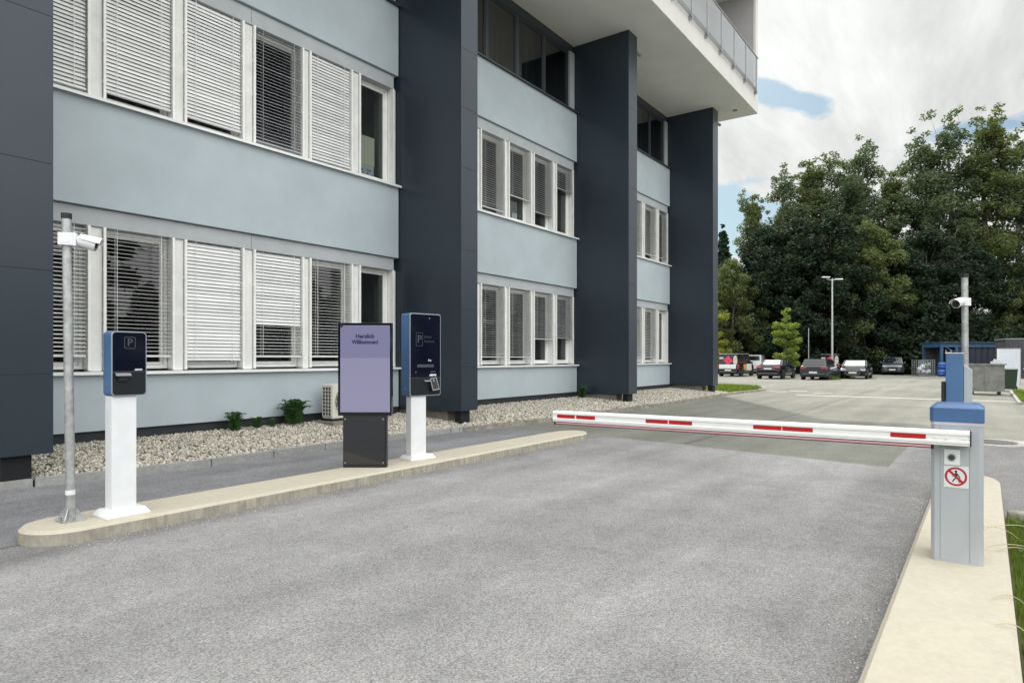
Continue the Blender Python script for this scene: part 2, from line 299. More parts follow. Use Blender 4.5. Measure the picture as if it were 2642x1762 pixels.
MT['glare_pane'] = mat('pale_glare', (0.72, 0.73, 0.72), 0.35, metal=0.3, var=0.10, vscale=5, bump=0.8, bscale=7)  # pale crumpled surface that paints white glare onto car glass
MT['tail'] = mat('tail_lamp_red', (0.35, 0.01, 0.015), 0.2, coat=0.5)
MT['headlamp'] = mat('headlamp_lens', (0.45, 0.47, 0.50), 0.12, spec=0.8)
MT['plate'] = mat('number_plate_white', (0.62, 0.62, 0.60), 0.4)
MT['trim'] = mat('grey_trim', (0.22, 0.22, 0.23), 0.4)
MT['magenta'] = mat('magenta_print', (0.55, 0.045, 0.10), 0.4, var=0.2, vscale=5)
MT['cream_print'] = mat('cream_print', (0.52, 0.48, 0.42), 0.4, var=0.2, vscale=6)
MT['orange_print'] = mat('ochre_print', (0.45, 0.24, 0.06), 0.4, var=0.45, vscale=5)

# ------------------------------------------------------------------ mesh helpers
class MB:
    """Collects shapes; build() links them as one mesh object."""
    def __init__(s): s.v = []; s.f = []; s.sm = []
    def add(s, vs, fs, smooth=False, xf=None):
        n = len(s.v)
        if xf is not None: vs = [xf @ Vector(v) for v in vs]
        s.v += [tuple(v) for v in vs]; s.f += [tuple(i + n for i in f) for f in fs]; s.sm += [smooth] * len(fs)
        return s
    def box(s, x0, y0, z0, x1, y1, z1, xf=None):
        v = [(x0,y0,z0),(x1,y0,z0),(x1,y1,z0),(x0,y1,z0),(x0,y0,z1),(x1,y0,z1),(x1,y1,z1),(x0,y1,z1)]
        return s.add(v, [(0,3,2,1),(4,5,6,7),(0,1,5,4),(1,2,6,5),(2,3,7,6),(3,0,4,7)], xf=xf)
    def prism(s, pts, z0, z1, xf=None, smooth=False):      # pts ccw in xy
        n = len(pts); v = [(p[0],p[1],z0) for p in pts] + [(p[0],p[1],z1) for p in pts]
        s.add(v, [tuple(range(n-1,-1,-1)), tuple(range(n, 2*n))], xf=xf)
        s.add(v, [(i,(i+1)%n,n+(i+1)%n,n+i) for i in range(n)], smooth, xf=xf); return s
    def frustum(s, a, b, xf=None):                           # a, b: lists of 3d points, same count
        n = len(a); return s.add(list(a)+list(b), [tuple(range(n-1,-1,-1)), tuple(range(n,2*n))]+[(i,(i+1)%n,n+(i+1)%n,n+i) for i in range(n)], xf=xf)
    def tube(s, pts, rad, n=10, caps=True, xf=None, smooth=True):
        pts = [Vector(p) for p in pts]; k = len(pts); rad = rad if isinstance(rad, (list, tuple)) else [rad]*k
        vs = []; up = None
        for i, p in enumerate(pts):
            d = (pts[min(i+1,k-1)] - pts[max(i-1,0)]).normalized()
            if up is None: up = Vector((0,0,1)) if abs(d.z) < 0.9 else Vector((1,0,0))
            a = d.cross(up).normalized(); b = d.cross(a).normalized(); up = -b if False else a.cross(d).normalized()
            for j in range(n):
                t = 2*math.pi*j/n; vs.append(p + a*(math.cos(t)*rad[i]) + b*(math.sin(t)*rad[i]))
        fs = [(i*n+j, i*n+(j+1)%n, (i+1)*n+(j+1)%n, (i+1)*n+j) for i in range(k-1) for j in range(n)]
        s.add(vs, fs, smooth, xf)
        if caps: s.add(vs[:n], [tuple(range(n-1,-1,-1))], xf=xf); s.add(vs[-n:], [tuple(range(n))], xf=xf)
        return s
    def build(s, name, m, parent=None, bevel=0, loc=None, rotz=None):
        me = bpy.data.meshes.new(name); me.from_pydata(s.v, [], s.f); 
        me.polygons.foreach_set('use_smooth', s.sm); me.materials.append(m if not isinstance(m, str) else MT[m])
        bm = bmesh.new(); bm.from_mesh(me); bmesh.ops.recalc_face_normals(bm, faces=bm.faces); bm.to_mesh(me); bm.free()
        o = bpy.data.objects.new(name, me); COL.objects.link(o)
        if parent: o.parent = parent
        if loc: o.location = loc
        if rotz is not None: o.rotation_euler = (0,0,rotz)
        if bevel:
            b = o.modifiers.new('bevel', 'BEVEL'); b.width = bevel; b.segments = 2; b.limit_method = 'ANGLE'; b.angle_limit = R(40); b.harden_normals = False
        return o
def tag(o, label=None, cat=None, group=None, kind=None):
    if label: o['label'] = label
    if cat: o['category'] = cat
    if group: o['group'] = group
    if kind: o['kind'] = kind
    return o
def thing(name, label, cat, loc=(0,0,0), rz=0, group=None):
    o = bpy.data.objects.new(name, None); COL.objects.link(o); o.location = loc; o.rotation_euler = (0,0,rz); o.empty_display_size = 0.2
    return tag(o, label, cat, group)
def raw_mesh(name, v, f, m, parent=None, smooth=False):
    """v: (n,3) array, f: (k,c) array"""
    me = bpy.data.meshes.new(name); k, c = f.shape
    me.vertices.add(len(v)); me.vertices.foreach_set('co', v.astype(np.float32).ravel())
    me.loops.add(k*c); me.loops.foreach_set('vertex_index', f.astype(np.int32).ravel())
    me.polygons.add(k); me.polygons.foreach_set('loop_start', np.arange(0, k*c, c, dtype=np.int32))
    me.polygons.foreach_set('use_smooth', np.full(k, smooth)); me.update(calc_edges=True)
    me.materials.append(MT[m]); o = bpy.data.objects.new(name, me); COL.objects.link(o)
    if parent: o.parent = parent
    return o
def children(o): return [c for c in COL.objects if c.parent == o]
def copy_tree(o, parent=None):
    kids = children(o)
    c = o.copy(); COL.objects.link(c); c.parent = parent
    for k in kids: copy_tree(k, c)
    return c
def rrect(w, h, r, n=6, cx=0, cy=0):
    pts = []
    for (sx, sy, a0) in ((1,1,0),(-1,1,90),(-1,-1,180),(1,-1,270)):
        for i in range(n+1):
            a = R(a0 + 90*i/n); pts.append((cx + sx*(w/2-r) + r*math.cos(a), cy + sy*(h/2-r) + r*math.sin(a)))
    return pts
def upright(pts, y0, y1):
    """outline in (x,z) -> prism from y0 (front) to y1"""
    return [(p[0], y0, p[1]) for p in pts], [(p[0], y1, p[1]) for p in pts]
def text(name, s, size, m, parent, loc, rot=(R(90),0,0), bold=0.0, extrude=0.0008, sx=1.0, align='CENTER'):
    cu = bpy.data.curves.new(name, 'FONT'); cu.body = s; cu.size = size; cu.extrude = extrude; cu.offset = bold; cu.align_x = align; cu.align_y = 'CENTER'; cu.resolution_u = 3
    t = bpy.data.objects.new('tmp_text', cu); COL.objects.link(t)
    bpy.context.view_layer.update(); dg = bpy.context.evaluated_depsgraph_get()
    me = bpy.data.meshes.new_from_object(t.evaluated_get(dg)); bpy.data.objects.remove(t); bpy.data.curves.remove(cu)
    me.materials.clear(); me.materials.append(MT[m]); o = bpy.data.objects.new(name, me); COL.objects.link(o)
    o.parent = parent; o.location = loc; o.rotation_euler = rot; o.scale = (sx,1,1); return o
def sheet(name, pts, z, m):
    mb = MB(); mb.add([(p[0],p[1],z) for p in pts], [tuple(range(len(pts)))]); o = mb.build(name, m); return tag(o, kind='structure')

# ================================================================== THE GROUND
KL = [(-8,9.3),(-2,9.25),(2.7,9.05),(4.0,8.76),(5.3,8.68),(7.4,8.80),(8.7,8.80),(9.9,8.68),(12.6,8.44),(17.2,8.30),(21.6,8.28),(25.0,8.40),(27.5,8.52)]
def kerb_y(x):
    for (x0,y0),(x1,y1) in zip(KL, KL[1:]):
        if x0 <= x <= x1: return y0+(y1-y0)*(x-x0)/(x1-x0)
    return KL[-1][1]

sheet('ground', [(-400,-500),(900,-500),(900,500),(-400,500)], -0.03, 'soil')
sheet('parking_lot', [(-60,-60),(33.5,-60),(33.5,-26),(62,-26),(66.5,-6),(66.8,4),(67.5,9),(64,14),(66,22),(66,45),(-60,45)], -0.004, 'old_asphalt')
random.seed(3)
def wavy(a, b, n, amp):
    return [(a[0]+(b[0]-a[0])*i/n + random.uniform(-amp,amp), a[1]+(b[1]-a[1])*i/n + random.uniform(-amp,amp)) for i in range(n)]
seam = wavy((11.7,8.4),(11.5,7.1),5,.03)+wavy((11.5,7.1),(11.3,5.6),8,.03)+wavy((11.3,5.6),(10.4,1.1),24,.012)+wavy((10.4,1.1),(14.3,1.05),14,.006)+wavy((14.3,1.05),(14.0,-3.4),12,.012)+[(10,-4),(10,-12)]
sheet('lane_surface', [(-16,-12)]+[(-16,9.0),(11.6,9.0)]+seam, 0.0, 'new_asphalt')
# the narrower left lane between island and kerb was laid darker
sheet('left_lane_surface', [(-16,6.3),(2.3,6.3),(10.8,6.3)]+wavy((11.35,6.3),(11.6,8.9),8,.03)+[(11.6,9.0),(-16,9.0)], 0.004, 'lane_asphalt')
# repair strip along the seam

# grit and small stones gathered along the kerbs
def grit(n, seed):
    r = np.random.default_rng(seed); xs = []; ys = []
    for k in range(n):
        c = r.integers(0,4); x = r.uniform(2.2,10.9); d = abs(r.normal(0,.10))
        if c == 0: y = 5.97-d
        elif c == 1: y = 6.66+d
        elif c == 2: x = r.uniform(3,9.2); y = .47+d
        else: x = r.uniform(2.7,18); y = kerb_y(x)-.02-d*.8
        xs.append(x); ys.append(y)
    for k in range(n//5): xs.append(r.uniform(1.5,12)); ys.append(r.uniform(.5,8.6))
    P = []; s_ = r.uniform(.0025,.0075,len(xs))
    for x,y,q in zip(xs,ys,s_):
        a = r.uniform(0,6.28,4)
        P += [(x+q*math.cos(t),y+q*math.sin(t),.003) for t in (0.1,2.2,4.1)] + [(x,y,.004+q*.9)]
    f = np.array([(0,1,3),(1,2,3),(2,0,3)])[None] + (np.arange(len(xs))*4)[:,None,None]
    return raw_mesh('grit', np.array(P,float), f.reshape(-1,3), 'stone')
# painted lines
def line(name, x0, y0, x1, y1, wd):
    d = Vector((x1-x0, y1-y0)).normalized(); n = Vector((-d.y, d.x))*wd/2
    return sheet(name, [(x0+n.x,y0+n.y),(x0-n.x,y0-n.y),(x1-n.x,y1-n.y),(x1+n.x,y1+n.y)], 0.003, 'marking')
line('road_marking', 28.6, 6.3, 28.5, -4.2, .34)
line('road_marking', 31.0, 8.0, 30.95, 7.2, .32); line('road_marking', 32.05, 7.3, 32.15, 6.6, .36); line('road_marking', 30.5, 6.0, 30.8, 5.3, .32)
line('road_marking', 36.2, 9.5, 36.0, 4.3, .16)
for (pts_) in ([(11.2,4.30),(15,4.22),(20,4.12),(24,4.26),(28.3,4.22),(33,4.34),(38,4.28)],[(13.9,4.2),(14.05,6.4),(13.8,8.3)]):
    q_ = []
    for (a0,a1) in zip(pts_,pts_[1:]): q_ += wavy(a0,a1,10,.022)
    q_.append(pts_[-1]); mb = MB(); k_ = len(q_)
    hz = (pts_[0][0]==13.9)
    mb.add([((p[0]-.012,p[1],.002) if hz else (p[0],p[1]-.010,.002)) for p in q_]+[((p[0]+.012,p[1],.002) if hz else (p[0],p[1]+.010,.002)) for p in q_],[(i,i+1,k_+i+1,k_+i) for i in range(k_-1)])
    tag(mb.build('asphalt_crack', 'bed_dark'), kind='structure')
# drain cover with a pale collar
mh = thing('manhole_cover', 'round manhole cover with pale concrete collar in the asphalt behind the barrier', 'manhole', (14.5,-0.10,0))
a = MB(); a.prism([(0.62*math.cos(t*math.pi/20),0.62*math.sin(t*math.pi/20)) for t in range(40)], -0.05, 0.012); a.build('collar', 'manhole', mh, bevel=.004)
a = MB(); a.prism([(0.36*math.cos(t*math.pi/20),0.36*math.sin(t*math.pi/20)) for t in range(40)], 0.012, 0.02); 
for k in range(-4,5): a.box(-.28,k*.07-.012,.02,.28,k*.07+.012,.024)
a.build('cover', mat('cast_iron', (0.16,0.155,0.15), 0.7, metal=.4, grime=.3), mh)

# kerb islands
def capsule(x0, x1, y0, y1, rl, rr, n=14):
    cy = (y0+y1)/2; h = (y1-y0)/2; pts = []
    for i in range(n+1):
        a = -math.pi/2 + math.pi*i/n; pts.append((x1 - rr + rr*math.cos(a), cy + h*math.sin(a)))
    for i in range(n+1):
        a = math.pi/2 + math.pi*i/n; pts.append((x0 + rl + rl*math.cos(a), cy + h*math.sin(a)))
    return pts
def island(name, pts, label):
    cx = sum(p[0] for p in pts)/len(pts); cy = sum(p[1] for p in pts)/len(pts)
    def inset(d):
        out = []
        n = len(pts)
        for i in range(n):
            p = Vector(pts[i]); a = Vector(pts[i-1]); b = Vector(pts[(i+1)%n]); t = (b-a).normalized(); out.append((p.x - t.y*d, p.y + t.x*d))
        return out
    o = bpy.data.objects.new(name, None); 
    a = MB(); p0 = inset(0); p1 = inset(0.028)
    n = len(p0); lo = [(p[0],p[1],-.04) for p in p0]; mi = [(p[0],p[1],.095) for p in p0]; hi = [(p[0],p[1],.12) for p in p1]
    a.add(lo+mi, [(i,(i+1)%n,n+(i+1)%n,n+i) for i in range(n)])
    a.add(mi+hi, [(i,(i+1)%n,n+(i+1)%n,n+i) for i in range(n)])
    a.add(hi, [tuple(range(n))])
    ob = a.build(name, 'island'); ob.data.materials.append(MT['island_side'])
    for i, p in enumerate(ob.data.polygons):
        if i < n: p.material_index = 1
    return tag(ob, kind='structure')
island('traffic_island', capsule(2.0, 11.02, 5.98, 6.63, .34, .5), '')
island('traffic_island', capsule(-3.0, 9.62, -0.13, 0.45, .3, .42), '')

# ------------------------------------------------------------------ gravel bed, kerb, verge
a = MB(); x = -8.0; blk = []
while x < 10.3:
    ln = 1.0; 
    if 9.3 < x: ln = 0.24
    y0 = kerb_y(x); y1 = kerb_y(min(x+ln,27)); d = Vector((ln, y1-y0,0)).normalized(); nn = Vector((-d.y,d.x,0))
    p = [Vector((x,y0,0)), Vector((x,y0,0))+d*(ln-.014), Vector((x,y0,0))+d*(ln-.014)+nn*.09, Vector((x,y0,0))+nn*.09]
    j = random.uniform(-.003,.003)
    a.prism([(q.x,q.y) for q in p], -.05, .105+j); x += ln
tag(a.build('kerb', 'kerb', bevel=.012), kind='structure')
a = MB(); xs = np.arange(10.3, 27.6, .35); xs[-1] = 27.5
ring = []
for x in xs: ring.append((x, kerb_y(x)))
verge = [(27.5,8.52),(29.0,8.42),(30.6,8.30),(32.2,8.42),(33.3,8.75),(33.9,9.4),(34.4,10.6),(35.2,13),(36.2,18)]
ring += verge[1:]
for (x0,y0),(x1,y1) in zip(ring, ring[1:]):
    d = Vector((x1-x0,y1-y0,0)).normalized(); nn = Vector((-d.y,d.x,0))*.11
    h0 = .085+random.uniform(-.012,.012); L0 = Vector((x0,y0,0)); L1 = Vector((x1,y1,0))
    a.prism([(L0.x,L0.y),(L1.x,L1.y),(L1.x+nn.x,L1.y+nn.y),(L0.x+nn.x,L0.y+nn.y)], -.05, h0)
tag(a.build('kerb', 'kerb_old', bevel=.015), kind='structure')
# bed surface
def bed_z(x, y):
    y0 = kerb_y(x)+.09; return .075 + (.235-.075)*np.clip((y-y0)/(10.75-y0),0,1)
a = MB(); X = np.linspace(-8, 27.6, 72); V = []; F_ = []
for x in X:
    for y in (kerb_y(x)+.08, kerb_y(x)+.6, 9.9, 11.0): V.append((x,y,float(bed_z(x,y))-.012))
for i in range(len(X)-1):
    for j in range(3): F_.append((i*4+j,(i+1)*4+j,(i+1)*4+j+1,i*4+j+1))
a.add(V,F_); tag(a.build('gravel_bed_soil','bed'), kind='structure')
# pebbles
def stones(name, n, X0, X1, size, seed):
    r = np.random.default_rng(seed)
    t = (1+5**.5)/2
    iv = np.array([(-1,t,0),(1,t,0),(-1,-t,0),(1,-t,0),(0,-1,t),(0,1,t),(0,-1,-t),(0,1,-t),(t,0,-1),(t,0,1),(-t,0,-1),(-t,0,1)],float); iv /= np.linalg.norm(iv[0])
    fi = np.array([(0,11,5),(0,5,1),(0,1,7),(0,7,10),(0,10,11),(1,5,9),(5,11,4),(11,10,2),(10,7,6),(7,1,8),(3,9,4),(3,4,2),(3,2,6),(3,6,8),(3,8,9),(4,9,5),(2,4,11),(6,2,10),(8,6,7),(9,8,1)])
    x = r.uniform(X0,X1,n); ky = np.array([kerb_y(q) for q in x])+.10; y = ky + (10.86-ky)*r.uniform(0,1,n)
    z = np.array([.075 + .16*min(max((yy-k)/(10.75-k),0),1) for yy,k in zip(y,ky)]) + r.uniform(-.006,.020,n)
    s = size*r.uniform(.55,1.25,n)
    q = r.normal(size=(n,4)); q /= np.linalg.norm(q,axis=1)[:,None]; w_,a_,b_,c_ = q.T
    Rm = np.stack([np.stack([1-2*(b_*b_+c_*c_),2*(a_*b_-c_*w_),2*(a_*c_+b_*w_)],-1),np.stack([2*(a_*b_+c_*w_),1-2*(a_*a_+c_*c_),2*(b_*c_-a_*w_)],-1),np.stack([2*(a_*c_-b_*w_),2*(b_*c_+a_*w_),1-2*(a_*a_+b_*b_)],-1)],1)
    sc3 = np.stack([np.ones(n), r.uniform(.6,.95,n), r.uniform(.4,.75,n)],-1)
    P = iv[None]*(1+r.uniform(-.16,.16,(n,12,1)))*sc3[:,None,:]*s[:,None,None]
    P = np.einsum('nij,nkj->nki', Rm, P) + np.stack([x,y,z],-1)[:,None,:]
    f = fi[None] + (np.arange(n)*12)[:,None,None]
    return raw_mesh(name, P.reshape(-1,3), f.reshape(-1,3), 'stone', smooth=True)
o = stones('gravel', 21000, 1.2, 11.6, .0255, 1); tag(o, 'pale rounded pebbles covering the bed along the foot of the facade', 'gravel', kind='stuff')
o = stones('gravel', 17000, 11.6, 27.4, .033, 2); tag(o, 'pale rounded pebbles in the bed beyond the second dark fin', 'gravel', kind='stuff')

tag(grit(2600, 77), 'loose grit and tiny stones lying along the kerbs', 'grit', kind='stuff')
# ================================================================== THE OFFICE BUILDING
B = thing('office_building', 'pale blue office building with dark vertical fins and overhanging top floor', 'building', (0,0,0))
YF, YW = 10.80, 10.95
FX = [(2.63,3.18),(10.66,11.21),(18.68,19.28),(26.44,27.05)]
X_END = 28.26
bays = [(-5.0,2.62),(3.19,10.65),(11.22,18.67),(19.29,26.43)]
for (xa,xb) in bays:
    for (za,zb) in ((.41,1.27),(3.76,5.36),(7.87,9.44)):
        m = MB(); m.box(xa, YF, za, xb-.012, 11.12, zb); m.build('wall_panel', 'render', B, bevel=.006)
    for zs in (1.27, 5.36, 9.44):
        m = MB(); m.box(xa, 10.725, zs+.002, xb+.035 if xb<26 else xb, 10.99, zs+.026); m.box(xa, 10.722, zs-.02, xb+.035 if xb<26 else xb, 10.735, zs+.026)
        m.build('window_sill', 'dark_frame' if zs>9 else 'sill', B)
    for (za,zb) in ((3.48,3.745),(7.57,7.855)):
        m = MB(); mid = xa+(xb-xa)*.51
        m.box(xa, 10.865, za, mid-.004, 11.12, zb); m.box(mid+.004, 10.865, za, xb-.10, 11.12, zb); m.box(xa,10.90,zb,xb-.02,11.12,zb+.013)
        m.build('lintel', 'lintel', B)
    m = MB(); m.box(xa, 10.84, .12, xb, 11.12, .408); m.build('plinth', 'plinth', B)
# fins: panel cladding with open joints
for i,(xa,xb) in enumerate(FX):
    zs = [.38,1.31,2.53,3.79,5.53,6.80,8.05,9.27,10.45,11.65]
    f = MB(); f.box(xa, 8.996, .38, xb, 11.1, 11.648); fo = f.build('fin', 'fin', B, bevel=.003)
    f = MB()
    for z0,z1 in zip(zs,zs[1:]): f.box(xa, 8.97, z0+.002, xb, 8.990, z1-.002)
    f.build('front_cladding', 'fin', fo, bevel=.002)
    c = MB(); c.box(xa+.01, 8.988, .385, xb-.01, 8.9955, 11.64); c.build('joint_backing', 'gap', fo)
    g = MB(); g.box(xa+.10, 9.45, .05, xb-.06, 11.0, .377); g.build('footing', 'footing', B, bevel=.01)
    g = MB(); g.box(xa+.06, 9.03, .08, xb-.2, 9.2, .377); g.build('foot_bracket', 'gap', B)
    # small floodlight under the soffit
    l = MB(); l.box(xb, 8.99, 11.18, xb+.12, 9.03, 11.21); l.tube([(xb+.1,9.02,11.2),(xb+.2,8.93,11.13)], .055, 10); l.build('floodlight', 'trim', B)

# windows --------------------------------------------------------------
def window(xa, xb, za, zb, spec, dark=False, shallow=False):
    fm = 'dark_frame' if dark else 'white_frame'
    YQ = YW if dark else 11.045
    m = MB(); y0, y1 = YQ, YQ+.074; wv = .055
    for (w0,w1,yy0,yy1) in ((0,wv,y0,y1),(wv+.004,wv+.05,y0+.018,y1-.012)):
        m.box(xa+w0,yy0,za+w0,xa+w1,yy1,zb-w0); m.box(xb-w1,yy0,za+w0,xb-w0,yy1,zb-w0)
        m.box(xa+w1,yy0,za+w0,xb-w1,yy1,za+w1); m.box(xa+w1,yy0,zb-w1,xb-w1,yy1,zb-w0)
    fr = m.build('window', fm, B)
    p = MB(); p.box(xa+.10, YQ+.036, za+.10, xb-.10, YQ+.044, zb-.10); p.build('pane', 'glass_dark' if dark else 'glass', fr)
    if not dark:
        g = MB()
        for x in (xa-.012, xb+.012):
            g.box(x-.017, 10.845, za-.02, x+.017, 10.885, zb+.005)
            g.box(x-.008, 10.886, za, x+.008, 11.04, zb)
            for q in np.arange(za+.25, zb, .62): g.box(x-.021,10.846,q,x+.021,10.947,q+.035)
        g.build('guide_rail', 'white_frame', fr)
    # inner reveal seen on the right of the room
    rv = MB(); rv.box(xb-.02, YQ+.08, za, xb+.02, YQ+.42, zb); rv.box(xa,YQ+.08,za-.02,xb-.021,YQ+.42,za+.02); rv.build('reveal', 'interior_light', fr)
    if spec:
        drop, tilt, mt = spec[:3]; split = spec[3] if len(spec) > 3 else None
        s = MB(); pitch = .0605; yc = 10.915; x0, x1 = xa+.016, xb-.016
        zbot = zb - (zb-za)*drop + .02; z = zb-.05; k = 0
        while z > zbot+.04:
            tl = tilt
            if split and z < zb-(zb-za)*split[0]: tl = split[1]
            tl += random.gauss(0, 1.3)
            if random.random() < .025: tl += random.uniform(-9,9)
            a = R(tl); h = .033; dy, dz_ = math.cos(a)*h, math.sin(a)*h
            sag = random.uniform(-.0015,.0015)
            # front edge lower than the back edge, slightly curved slat
            v = []
            for (x) in (x0,x1):
                for (t,cv) in ((-1,0),(-.35,.0042),(.35,.0042),(1,0)):
                    v.append((x, yc+t*dy, z+t*dz_+cv+(sag if x==x1 else 0)))
            v += [(q[0],q[1],q[2]-.0016) for q in v]
            fs = [(j,j+1,j+5,j+4) for j in range(3)] + [(j+8,j+12,j+13,j+9) for j in range(3)] + [(0,4,12,8),(3,11,15,7)]
            s.add(v, fs); z -= pitch; k += 1
        s.box(x0, yc-.03, z+.03, x1, yc+.03, z+.055)
        for xx in (x0+.16*(x1-x0), x0+.84*(x1-x0)):
            for yy in (yc-.037, yc+.037): s.box(xx-.004, yy-.0015, z+.04, xx+.004, yy+.0015, zb)
        s.build('blind', mt, fr)
    return fr
C, O_, H_ = 62, 8, 34       # tilt of closed, open and half-open slats
W1 = [(3.25,4.30),(4.54,5.56),(5.79,6.82),(7.07,8.10),(8.30,9.33),(9.57,10.52)]
up1 = [(.985,66,'slat'),(.978,67,'slat'),(.98,68,'slat'),(.985,30,'slat_dark',(.9,40)),(.99,66,'slat'),None]
lo1 = [(.93,16,'slat'),(.94,3,'slat'),(.98,66,'slat'),(.95,62,'slat',(.62,5)),(.93,6,'slat'),None]
W2 = [(11.30,12.25),(12.45,13.48),(13.74,14.78),(15.00,16.08),(16.26,17.30),(17.51,18.52)]
up2 = [(.9,30,'slat_mid'),(.93,30,'slat_mid'),(.97,26,'slat_mid'),(.72,26,'slat_mid'),(.82,30,'slat_dark'),(.38,32,'slat_dark')]
lo2 = [(.9,10,'slat_mid'),(.93,10,'slat_mid'),(.93,4,'slat_mid'),(.93,6,'slat_mid'),(.70,8,'slat_mid'),(.66,24,'slat_dark')]
W3 = [(19.40,20.40),(20.62,21.55),(21.75,22.62),(22.82,23.80),(24.04,25.18),(25.40,26.32)]
up3 = [(.9,20,'slat_mid'),(.9,20,'slat_mid'),(.95,20,'slat_mid'),(.96,20,'slat_mid'),(.94,30,'slat_mid'),(.95,14,'slat_dark')]
lo3 = [(.9,5,'slat_mid'),(.9,5,'slat_mid'),(.95,5,'slat_mid'),(.93,10,'slat_mid'),(.94,16,'slat_mid'),None]
for ws, up, lo in ((W1,up1,lo1),(W2,up2,lo2),(W3,up3,lo3)):
    for i,(xa,xb) in enumerate(ws):
        window(xa,xb,1.335,3.475,lo[i]); window(xa,xb,5.425,7.565,up[i])
    # pilasters between the windows
    edges = [ws[0][0]-.06] + [v for w_ in ws for v in w_] + [ws[-1][1]+.12]
    for k in range(0, len(edges), 2):
        a_, b_ = edges[k], edges[k+1]
        if b_-a_ < .05: continue
        for za,zb in ((1.30,3.478),(5.39,7.568)):
            m = MB(); m.box(a_+.03 if k else a_, 10.895, za, b_-.03 if k<len(edges)-2 else b_, 11.10, zb); m.build('pilaster', 'pilaster', B, bevel=.012)
# dark top-storey glazing under the soffit
for bi,(xa,xb) in enumerate(bays[1:]):
    n = 5; wd = (xb-.3-xa)/n
    m = MB(); m.box(xa, YW-.02, 11.40, xb, 11.1, 11.648); m.box(xa, YW-.02, 9.468, xb, 11.1, 9.52); m.build('glazing_header', 'dark_frame', B)
    for k in range(n): window(xa+k*wd, xa+(k+1)*wd, 9.52, 11.40, None, dark=True)
    m = MB(); m.box(xb-.3, YW-.06, 9.52, xb-.012, 11.1, 11.40); m.build('glazing_reveal', 'lintel', B)
    m = MB()      # vertical curtains behind the dark glass
    for k in range(40):
        if (k//7) % 2: continue
        x = xa+.2+k*(xb-xa-.5)/40; m.box(x, 11.25+.03*(k%2), 9.6, x+.12, 11.26+.03*(k%2), 11.3)
    m.build('curtain', 'interior_light', B)
# rooms behind the windows
rm = MB()
rm.box(-5.0, 15.0, .3, 27.0, 15.2, 11.64)
for z0,z1 in ((.6,1.0),(3.8,4.3),(7.9,8.4),(11.55,11.64)): rm.box(-5.0, 11.121, z0, 27.0, 15.0, z1)
for x in (-5.0,2.8,6.9,10.8,16.16,19.0,23.9): rm.box(x, 11.13, .3, x+.12, 15.0, 11.54)
rm.build('room_interior', 'interior', B)
# things on the sills inside
m = MB(); m.box(9.80,11.16,5.78,10.24,11.17,6.42); m.build('poster', 'paper', B)
m = MB(); m.box(9.80,11.16,5.46,10.22,11.17,5.775); pm_ = m.build('map_print', 'white_stuff', B)
m = MB()
for (x,z,w_,h_) in ((9.88,5.66,.07,.05),(9.91,5.60,.03,.05),(10.03,5.67,.05,.04),(10.04,5.60,.05,.06),(10.10,5.67,.09,.05),(10.17,5.58,.04,.025)): m.prism([(x+w_*.5*math.cos(k*math.pi/4),z+h_*.5*math.sin(k*math.pi/4)) for k in range(8)],-11.159,-11.157,xf=Matrix(((1,0,0,0),(0,0,-1,0),(0,1,0,0),(0,0,0,1))))
m.build('map_shapes','trim',pm_)
m = MB(); m.box(15.55,11.16,5.50,15.80,11.165,5.72); m.build('paper_sheet', 'white_stuff', B)
m = MB(); random.seed(4)
for k in range(18):
    a = random.uniform(0,6.28); r_ = random.uniform(.1,.24); m.tube([(17.95,11.3,1.45+4.09),(17.95+r_*.5*math.cos(a),11.3+.3*r_*math.sin(a),5.76),(17.95+r_*math.cos(a),11.3+r_*.5*math.sin(a),5.66)],[.008,.012,.003],5)
m.build('window_plant', 'weed', B)
# body, roof and overhanging floor
m = MB(); m.box(27.05, 10.95, .2, 27.30, 24, 11.64); m.box(-5.3, 10.8, .1, -5.01, 24, 11.64); m.box(-5.3, 24, .1, 27.3, 24.3, 11.64); m.build('outer_wall', 'render', B)
m = MB(); m.box(-7, 7.71, 11.652, X_END, 24.3, 11.70); m.build('soffit', 'soffit', B)
m = MB(); m.box(-7, 7.70, 11.66, X_END+.006, 24.31, 12.48); m.build('fascia', 'fascia', B, bevel=.01)
m = MB(); m.box(-7, 9.6, 12.48, X_END-.3, 24.0, 16.4); m.build('upper_wall', 'balcony_wall', B)
m = MB(); m.box(X_END-.30, 7.80, 12.481, X_END-.04, 24.2, 16.6); m.build('end_wall', 'balcony_wall', B)
m = MB(); m.box(X_END-.32, 7.705, 12.481, X_END+.003, 7.80, 16.6); m.build('end_wall_edge', 'fascia', B)
m = MB(); m.box(-7.2, 7.5, 16.6, X_END+.2, 24.5, 16.95); m.build('roof', 'fascia', B)
# a ring of soffit lamps / small hatch
m = MB(); m.tube([(27.3,8.35,11.651),(27.3,8.35,11.62)], .09, 16); m.build('soffit_lamp', 'trim', B)
# balcony railing
rl = MB(); px = [27.72 - 1.462*k for k in range(20)]
rl.tube([(-1.2,7.61,13.80),(27.93,7.61,13.80)], .028, 8)
rl.box(-1.2, 7.62, 12.475, 27.9, 7.66, 12.50); rl.box(-1.2,7.60,12.38,27.9,7.64,12.40)
for x in px: rl.box(x-.018, 7.585, 12.27, x+.018, 7.645, 13.79); rl.box(x-.05, 7.645, 12.27, x+.05, 7.70, 12.40); rl.box(x-.035,7.60,13.45,x+.035,7.63,13.50); rl.box(x-.035,7.60,12.62,x+.035,7.63,12.67)
ro = rl.build('railing', 'steel', B)
for x0,x1 in zip(px[1:],px): 
    g = MB(); g.box(x0+.05, 7.612, 12.52, x1-.05, 7.622, 13.74); g.build('glass_panel', 'glass_rail', ro)
